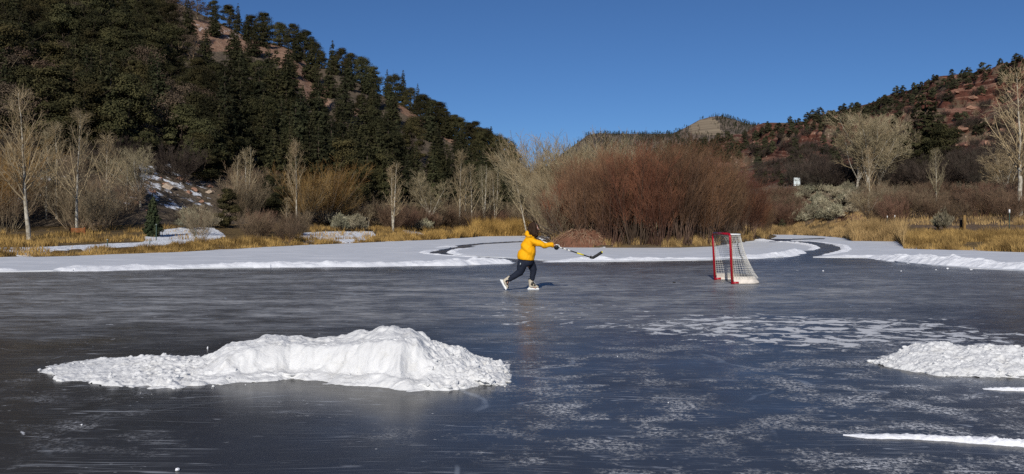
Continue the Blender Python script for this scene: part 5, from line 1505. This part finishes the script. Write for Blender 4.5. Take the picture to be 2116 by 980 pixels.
# hockey stick and the two gloves that hold it
A0 = Q(1111.5, 490.0, -.02); A1 = Q(1149.5, 509.0, -.045); A2 = Q(1221, 532.2, .02)
ax = (A1 - A0) / np.linalg.norm(A1 - A0)
stick = empty('hockey_stick', A1)
tag(stick, 'black and white hockey stick with a yellow band, held out in front of the skater', 'hockey stick')
sx = (A2 - A1) / np.linalg.norm(A2 - A1)
A0 = A1 - sx * np.linalg.norm(A1 - A0)
hold_z = 1.0


def bar(pts, w, h):
    mb = MB(); pts = np.asarray(pts, float)
    mb.loft(pts, np.full(len(pts), h), np.full(len(pts), w), 8); return mb


def seg(a, b): return [A1 + sx * a - A1, A1 + sx * b - A1]


Ls = np.linalg.norm(A2 - A1)
bar([A0 - A1, sx * .02], .014, .017).build('grip', M['tape'], stick)
bar(seg(.02, Ls), .011, .014).build('shaft', M['shaft'], stick)
for a, b in ((.05, .14), (.17, .24), (.27, .33)):
    bar(seg(a, b), .0125, .0155).build('tape_wrap', M['tape'], stick)
bar(seg(Ls * .60, Ls * .79), .0125, .0155).build('yellow_band', M['yellow'], stick)
B = [Q(1219, 531.4, .02), Q(1225.5, 532.6, .03), Q(1233, 528.5, .045), Q(1240, 523.8, .065), Q(1244, 521.5, .08)]
bar(np.array(B) - A1, .006, .033).build('blade', M['black'], stick)
MB().ball(B[-1] - A1, (.016, .008, .030), 8, 6).build('toe_mark', M['yellow'], B and stick)


def glove(name, pos, s, wrist, side, label):
    """fist round the shaft: s shaft direction, wrist the way to the forearm"""
    o = empty(name, pos - base); o.parent = person; o['label'] = label
    s = s / np.linalg.norm(s); w = wrist - s * (wrist @ s); w /= np.linalg.norm(w); c = np.cross(s, w) * side
    mb = MB()
    mb.loft(np.array([w * .085 - s * .01, w * .055 - s * .005, w * .03 + c * .004, w * .012 + c * .02]), np.array([.046, .05, .05, .038]), np.array([.044, .046, .046, .03]), 12, tuple(s))
    gl = mb.build('palm', M['black'], o); remesh(gl, .008, 2)
    for k, (off, ln) in enumerate(((-.042, .92), (-.015, 1.0), (.012, .98), (.038, .85))):
        a = np.radians(np.linspace(10, 10 + 235 * ln, 9)); R_ = .034
        pts = np.array([s * off + w * (np.cos(t) * R_) + c * (np.sin(t) * R_) for t in a])
        rd = np.linspace(.0175, .0125, 9); rd[[3, 6]] *= 1.12
        MB().tube(pts, rd, 8).build('finger', M['black'], o)
    a = np.radians(np.linspace(-10, -150, 7)); R_ = .036
    pts = np.array([s * (.062 - .006 * i) + w * (np.cos(t) * R_) + c * (np.sin(t) * R_) for i, t in enumerate(a)])
    MB().tube(pts, np.linspace(.018, .014, 7), 8).build('thumb', M['white'], o)
    pd = MB()
    pd.loft(np.array([w * .066 + c * .040 - s * .03, w * .062 + c * .046, w * .05 + c * .044 + s * .03]), np.array([.014, .016, .014]), np.array([.012, .014, .012]))
    pd.loft(np.array([w * .066 - c * .040 - s * .03, w * .060 - c * .046, w * .05 - c * .044 + s * .03]), np.array([.014, .016, .014]), np.array([.012, .014, .012]))
    pd.build('back_pad', M['white'], o)
    cu = MB(); cu.loft(np.array([w * .075, w * .105]), np.array([.05, .058]), np.array([.048, .056]), 14, tuple(s)).build('cuff', M['black'], o)
    return o


glove('glove', A1, sx, np.array(Q(1136, 506.8, -.15)) - A1, 1, 'black and white glove on the outstretched hand')
gl0 = A0 + sx * .075
glove('glove', gl0, sx, np.array(Q(1113, 499, .15)) - gl0, -1, 'black and white glove on the hand near the chest')

# puck on the ice and the goal
pk = MB(); a = np.linspace(0, 2 * np.pi, 28, endpoint=False)
prof = [(0.0, 0), (.036, 0), (.038, .002), (.038, .0235), (.036, .0254), (0.0, .0254)]
vv = np.array([(r_ * np.cos(t), r_ * np.sin(t), z) for r_, z in prof for t in a]); n = len(a)
pk.add(vv, [(i * n + j, i * n + (j + 1) % n, (i + 1) * n + (j + 1) % n, (i + 1) * n + j) for i in range(5) for j in range(n)])
puck = pk.build('hockey_puck', M['black'], None, True, G(1393, 584.6)); puck.location.z = 0.001
tag(puck, 'small black puck on the ice between skater and goal', 'puck')

NB = G(1513, 587.5); FB = G(1478.5, 579.2)
goal = empty('hockey_goal', NB); tag(goal, 'red hockey goal with white net, open side facing the skater', 'hockey goal')
yv = (FB - NB) / np.linalg.norm(FB - NB); W = 1.83
FB = NB + yv * W * 0.88; W *= 0.88
zv = np.array([-0.045, 0, 1.0]); zv /= np.linalg.norm(zv); Hh = 1.235
xv = np.array([1.0, -0.02, 0]); xv -= yv * (xv @ yv) * 0; xv /= np.linalg.norm(xv)


def g(u, v, w): return yv * (u * W) + xv * v + zv * w           # u 0 near .. 1 far, v depth, w height


rp = 0.030
for u in (0, 1):
    su = 1 if u == 0 else -1
    pts = [g(u, 0, .0)] + [g(u, 0, Hh - .09)] + [g(u, 0, Hh - .09) * 0 + g(u, 0, Hh) + yv * su * .09 * (1 - math.cos(t)) - zv * .09 * (1 - math.sin(t)) for t in (.4, .8, 1.2, 1.57)]
    MB().tube(np.array(pts), rp, 12).build('post', M['red'], goal)
MB().tube(np.array([g(0, 0, Hh) + yv * .088, g(.5, 0, Hh), g(1, 0, Hh) - yv * .088]), rp, 12).build('crossbar', M['red'], goal)
for u in (0, 1):
    MB().tube(np.array([g(u, 0.0, .032), g(u, .09, .034), g(u, .16, .034)]), .030, 10).build('base_foot', M['red'], goal)
DB, DT = .75, .35
basep = [(0, .05), (0, .40), (.02, .54), (.09, .68), (.22, DB), (.5, DB + .04), (.78, DB), (.91, .68), (.98, .54), (1, .40), (1, .05)]
MB().tube(np.array([g(u, v, .028) for u, v in basep]), .026, 10).build('base_frame', M['canvas'], goal)
topp = [(0.03, .0), (.03, .2), (.10, .30), (.28, DT), (.5, DT), (.72, DT), (.90, .30), (.97, .2), (.97, .0)]
MB().tube(np.array([g(u, v, Hh - .012) for u, v in topp]), .016, 8).build('top_frame', M['holder'], goal)
tb = MB(); tb.tube(np.array([g(.5, 0, Hh - .01), g(.5, DT, Hh - .012)]), .016, 8); tb.tube(np.array([g(.5, DT, Hh - .012), g(.5, DT + .10, Hh * .6), g(.5, DB + .03, .03)]), .020, 8)
tb.build('centre_brace', M['metal'], goal)
# canvas skirt round the base and the small cloth on the top
us = np.linspace(0, 1, 60); bp = np.array(basep); sp = np.linspace(0, 1, len(bp))
bu, bv = np.interp(us, sp, bp[:, 0]), np.interp(us, sp, bp[:, 1])
sk_v = []
for zz, ins in ((.04, 0.05), (.075, .0), (.13, -.10), (.18, -.17)):
    sk_v.append([g(.5 + (u - .5) * (1 + ins * .35), v * (1 + ins * .6), zz) for u, v in zip(bu, bv)])
sk_v = np.array(sk_v); MB().add(sk_v.reshape(-1, 3), grid_faces(4, 60)).build('base_skirt', M['canvas'], goal)
tv = np.array([[g(u, v, Hh + .006 - .02 * math.sin(u * 3.1 * 3) ** 2) for u in np.linspace(.06, .94, 20)] for v in (.02, .12, .24)])
MB().add(tv.reshape(-1, 3), grid_faces(3, 20)).build('top_cloth', M['canvas'], goal)


def net(name, surf, nu, nv, mat, rad=.0048):
    """square mesh of cords over surf(a, b), a and b in 0..1"""
    paths = []; k = 22
    for i in range(nu + 1):
        paths.append([surf(i / nu, t) for t in np.linspace(0, 1, k)])
    for j in range(nv + 1):
        paths.append([surf(t, j / nv) for t in np.linspace(0, 1, k)])
    v, q = tube_arrays(np.array(paths), np.full((len(paths), k), rad), 4)
    MB().add(v, q).build(name, mat, goal)


tp = np.array(topp); stp = np.linspace(0, 1, len(tp))


def back(a, b):
    """a runs round the frame from the near post to the far one, b from base to top"""
    u0, v0 = np.interp(a, sp, bp[:, 0]), np.interp(a, sp, bp[:, 1]); u1, v1 = np.interp(a, stp, tp[:, 0]), np.interp(a, stp, tp[:, 1])
    sag = .10 * math.sin(math.pi * b) * (0.25 + math.sin(math.pi * a))
    u = u0 + (u1 - u0) * b; v = v0 + (v1 - v0) * b - sag * v0 * .8
    return g(u, max(v, .012), .14 + (Hh - .15) * b)


net('net', back, 50, 20, M['cord'], .0027)
net('top_net', lambda a, b: g(.03 + .94 * a, .02 + (DT - .03) * b * (1 - .25 * abs(2 * a - 1) ** 4), Hh - .02 - .05 * math.sin(3.14 * a) * math.sin(3.14 * b)), 27, 6, M['cord'])
lc = MB()
for u in (0, 1):
    for k in range(26):
        z = .12 + k * .041
        lc.tube(np.array([g(u, .0, z) + xv * .033, g(u, .0, z + .015) + xv * .045, g(u, 0, z + .03) + xv * .033]), .006, 5)
lc.build('lacing', M['lace'], goal)
bk = MB(); bk.box(g(1, .0, .90) + xv * .055, (.055, .02, .022)); bk.build('clip', M['black'], goal, smooth=False)

# ================================================================== beaver style mound, signs, posts
mc = P(1205, 512, 55.5); mc[2] = 0.12
mound = empty('stick_mound', mc); tag(mound, 'reddish mound of earth and gnawed sticks at the edge of the willow island', 'mound')
t = np.linspace(0, 2 * np.pi, 72, endpoint=False); rr_ = np.linspace(0, 1, 30)
T_, R_ = np.meshgrid(t, rr_); mx = np.cos(T_) * R_ * 2.25; my = np.sin(T_) * R_ * 1.6
mz = 1.02 * (1 - R_ ** 2.1) * (1 + .18 * (fbm(mx * 2, my * 2, 4, 4) - .5)) + .22 * (fbm(mx * 5, my * 5, 6, 3) - .5) * (1 - R_) - .15 * (R_ > .98)
q = []
for i in range(29):
    for j in range(72): q.append((i * 72 + j, i * 72 + (j + 1) % 72, (i + 1) * 72 + (j + 1) % 72, (i + 1) * 72 + j))
MB().add(np.stack([mx, my, mz], -1).reshape(-1, 3), q).build('earth', mat_plain('red_earth', (0.15, 0.072, 0.045), 0.95, 0.1, 0.5, 3.0, 0.8), mound)
rs = np.random.default_rng(8); st = []; sr = []
for k in range(420):
    a = rs.uniform(0, 6.28); q_ = np.sqrt(rs.uniform(0.05, 1)); x, y = np.cos(a) * q_ * 2.25, np.sin(a) * q_ * 1.6
    z = 1.02 * (1 - q_ ** 2.1) + rs.uniform(0, .06); dn = np.array([np.cos(a), np.sin(a) * .8, -.75 * q_]) + rs.normal(size=3) * .55; dn /= np.linalg.norm(dn)
    L = rs.uniform(.2, .75); c = np.array([x, y, z]); st.append([c - dn * L / 2, c + rs.normal(size=3) * .02, c + dn * L / 2]); sr.append(np.array([1, .9, .7]) * rs.uniform(.010, .024))
v, q = tube_arrays(np.array(st), np.array(sr), 4)
MB().add(v, q).build('sticks', mat_leaf('weathered_sticks', (0.22, 0.12, 0.075), (0.36, 0.23, 0.15), 2.0), mound)
# bare branches leaning out over the ice at the left tip of the island
fb = empty('fallen_branch', P(1165, 508, 56.5)); fb.location.z = 0.2
tag(fb, 'bare leaning branches reaching left over the snow beside the stick mound', 'branch')
r8 = np.random.default_rng(12); st = []
for k in range(16):
    ang = r8.uniform(2.55, 3.0) if k % 3 else r8.uniform(2.0, 2.6); L = r8.uniform(1.6, 2.9); t = np.linspace(0, 1, 7)
    st.append(np.stack([np.cos(ang) * L * t + .3 * r8.normal() * 0 + r8.uniform(0, .5), r8.normal() * .5 * t + r8.uniform(-.5, .5), np.sin(ang) * L * t * .9 + .12 * np.sin(t * 5 + k)], -1))
st = np.array(st); sr = np.linspace(.030, .010, 7)[None].repeat(len(st), 0)
b2, r2 = grow(st, sr, 9, .2, 1, (20, 50), lambda t, k: .6 * k, .03, 4, .6, .12, r8)
v, q = tube_arrays(st, sr, 5); v2, q2 = tube_arrays(b2, np.maximum(r2, .006), 3)
MB().add(v, q).build('limbs', M['darktwig'], fb); MB().add(v2, q2).build('twigs', M['redstem'], fb)


def sign_back():
    loc = on(RIGHT, 1647, 400); d = loc[1]; k = d / F
    o = empty('road_sign', loc); tag(o, 'white rectangular sign on a thin post, standing on the sagebrush knoll', 'sign')
    zt = float(CH - (367.5 - HY) * k - loc[2]); zb = float(CH - (384.2 - HY) * k - loc[2]); w = 12.8 * k; zc = (zt + zb) / 2
    MB().tube(np.array([(0, 0, -.2), (0, 0, zt - .02)]), .05, 8).build('post', M['metal'], o)
    fr = MB().box((0, .06, zc), (w, .02, zt - zb)).build('panel', M['signwhite'], o, smooth=False)
    b = MB(); b.box((0, .035, zt - .30 * (zt - zb)), (w * .92, .03, .09)); b.box((0, .035, zt - .83 * (zt - zb)), (w * .92, .03, .09)); b.build('bracket', M['metal'], fr, smooth=False)
    e = MB(); e.box((0, .05, zt), (w * 1.02, .045, .03)); e.box((0, .05, zb), (w * 1.02, .045, .03)); e.box((-w / 2, .05, zc), (.03, .045, zt - zb)); e.box((w / 2, .05, zc), (.03, .045, zt - zb)); e.build('rim', M['signgrey'], fr, smooth=False)


sign_back()
loc = on(RIGHT, 1992.5, 487); k = loc[1] / F
o = empty('trail_sign', loc, 0.0); tag(o, 'brown wooden post with a pale notice panel seen edge on, by the right shore', 'sign')
ht = float(CH - (445 - HY) * k - loc[2])
MB().box((0, 0, ht / 2 - .1), (.17, .17, ht + .2)).build('post', M['wood'], o, smooth=False)
MB().box((.14, .75, ht / 2 - .1), (.15, .15, ht * .9)).build('post', M['barkdark'], o, smooth=False)
R3 = Matrix.Rotation(math.radians(68), 3, 'Z')
pn = MB().box((.19, .36, ht * .60), (.80, .035, ht * .62), R3).build('panel', M['signgrey'], o, smooth=False)
MB().box((.19, .36, ht * .92), (.86, .06, .05), R3).build('frame', M['metal'], pn, smooth=False)
for px, pt, pb, lb, cat, big in [(2086, 433, 490, 'thin dark marker post with a white tip near the right edge', 'post', .03), (1849, 445, 470, 'small white tipped marker stick among the red bushes', 'post', .03), (1833.5, 446, 470, 'smaller white tipped marker stick left of another in the red bushes', 'post', .025)]:
    loc = on(RIGHT, px, pb); h = hgt(loc, pt); o = empty('marker_post', loc); tag(o, lb, cat)
    MB().tube(np.array([(0, 0, -.2), (0, 0, h - .25)]), big, 8).build('stake', M['green'], o)
    MB().tube(np.array([(0, 0, h - .26), (0, 0, h)]), big * 1.7, 8).build('tip', M['white'], o)
for px, pt, pb, lb in [(222, 494, 509, 'short dark fence post in the grass left of the spruce'), (323, 463, 497, 'tall thin green fence post in front of the spruce'), (357, 497, 505, 'short stub of a post on the snowy path right of the spruce'), (403.5, 472, 494, 'dark fence post at the edge of the snowy bank'), (309.5, 497, 506, 'low rusty post in the grass at the left of the green post')]:
    loc = on(LEFT, px, pb); h = hgt(loc, pt); o = empty('fence_post', loc); tag(o, lb, 'fence post')
    MB().box((0, 0, h / 2 - .1), (.05, .02, h + .2)).box((0, .018, h / 2 - .1), (.012, .03, h + .2)).build('stake', M['green'], o, smooth=False)
    MB().box((0, 0, h - .03), (.062, .07, .03)).build('cap', M['metal'], o, smooth=False)
loc = on(LEFT, 150, 488); k = loc[1] / F
o = empty('wooden_panel', loc); tag(o, 'low rust brown slatted wooden panel behind the second pale aspen', 'panel')
h = hgt(loc, 470)
for i in range(4): MB().box((0, .6, .25 + i * (h - .3) / 3.4), (34 * k, .04, (h - .3) / 4.6)).build('slat', M['rust'], o, smooth=False)
for sx_ in (-15, 15): MB().box((sx_ * k, .65, h / 2 - .1), (.09, .06, h + .2)).build('stake', M['rust'], o, smooth=False)
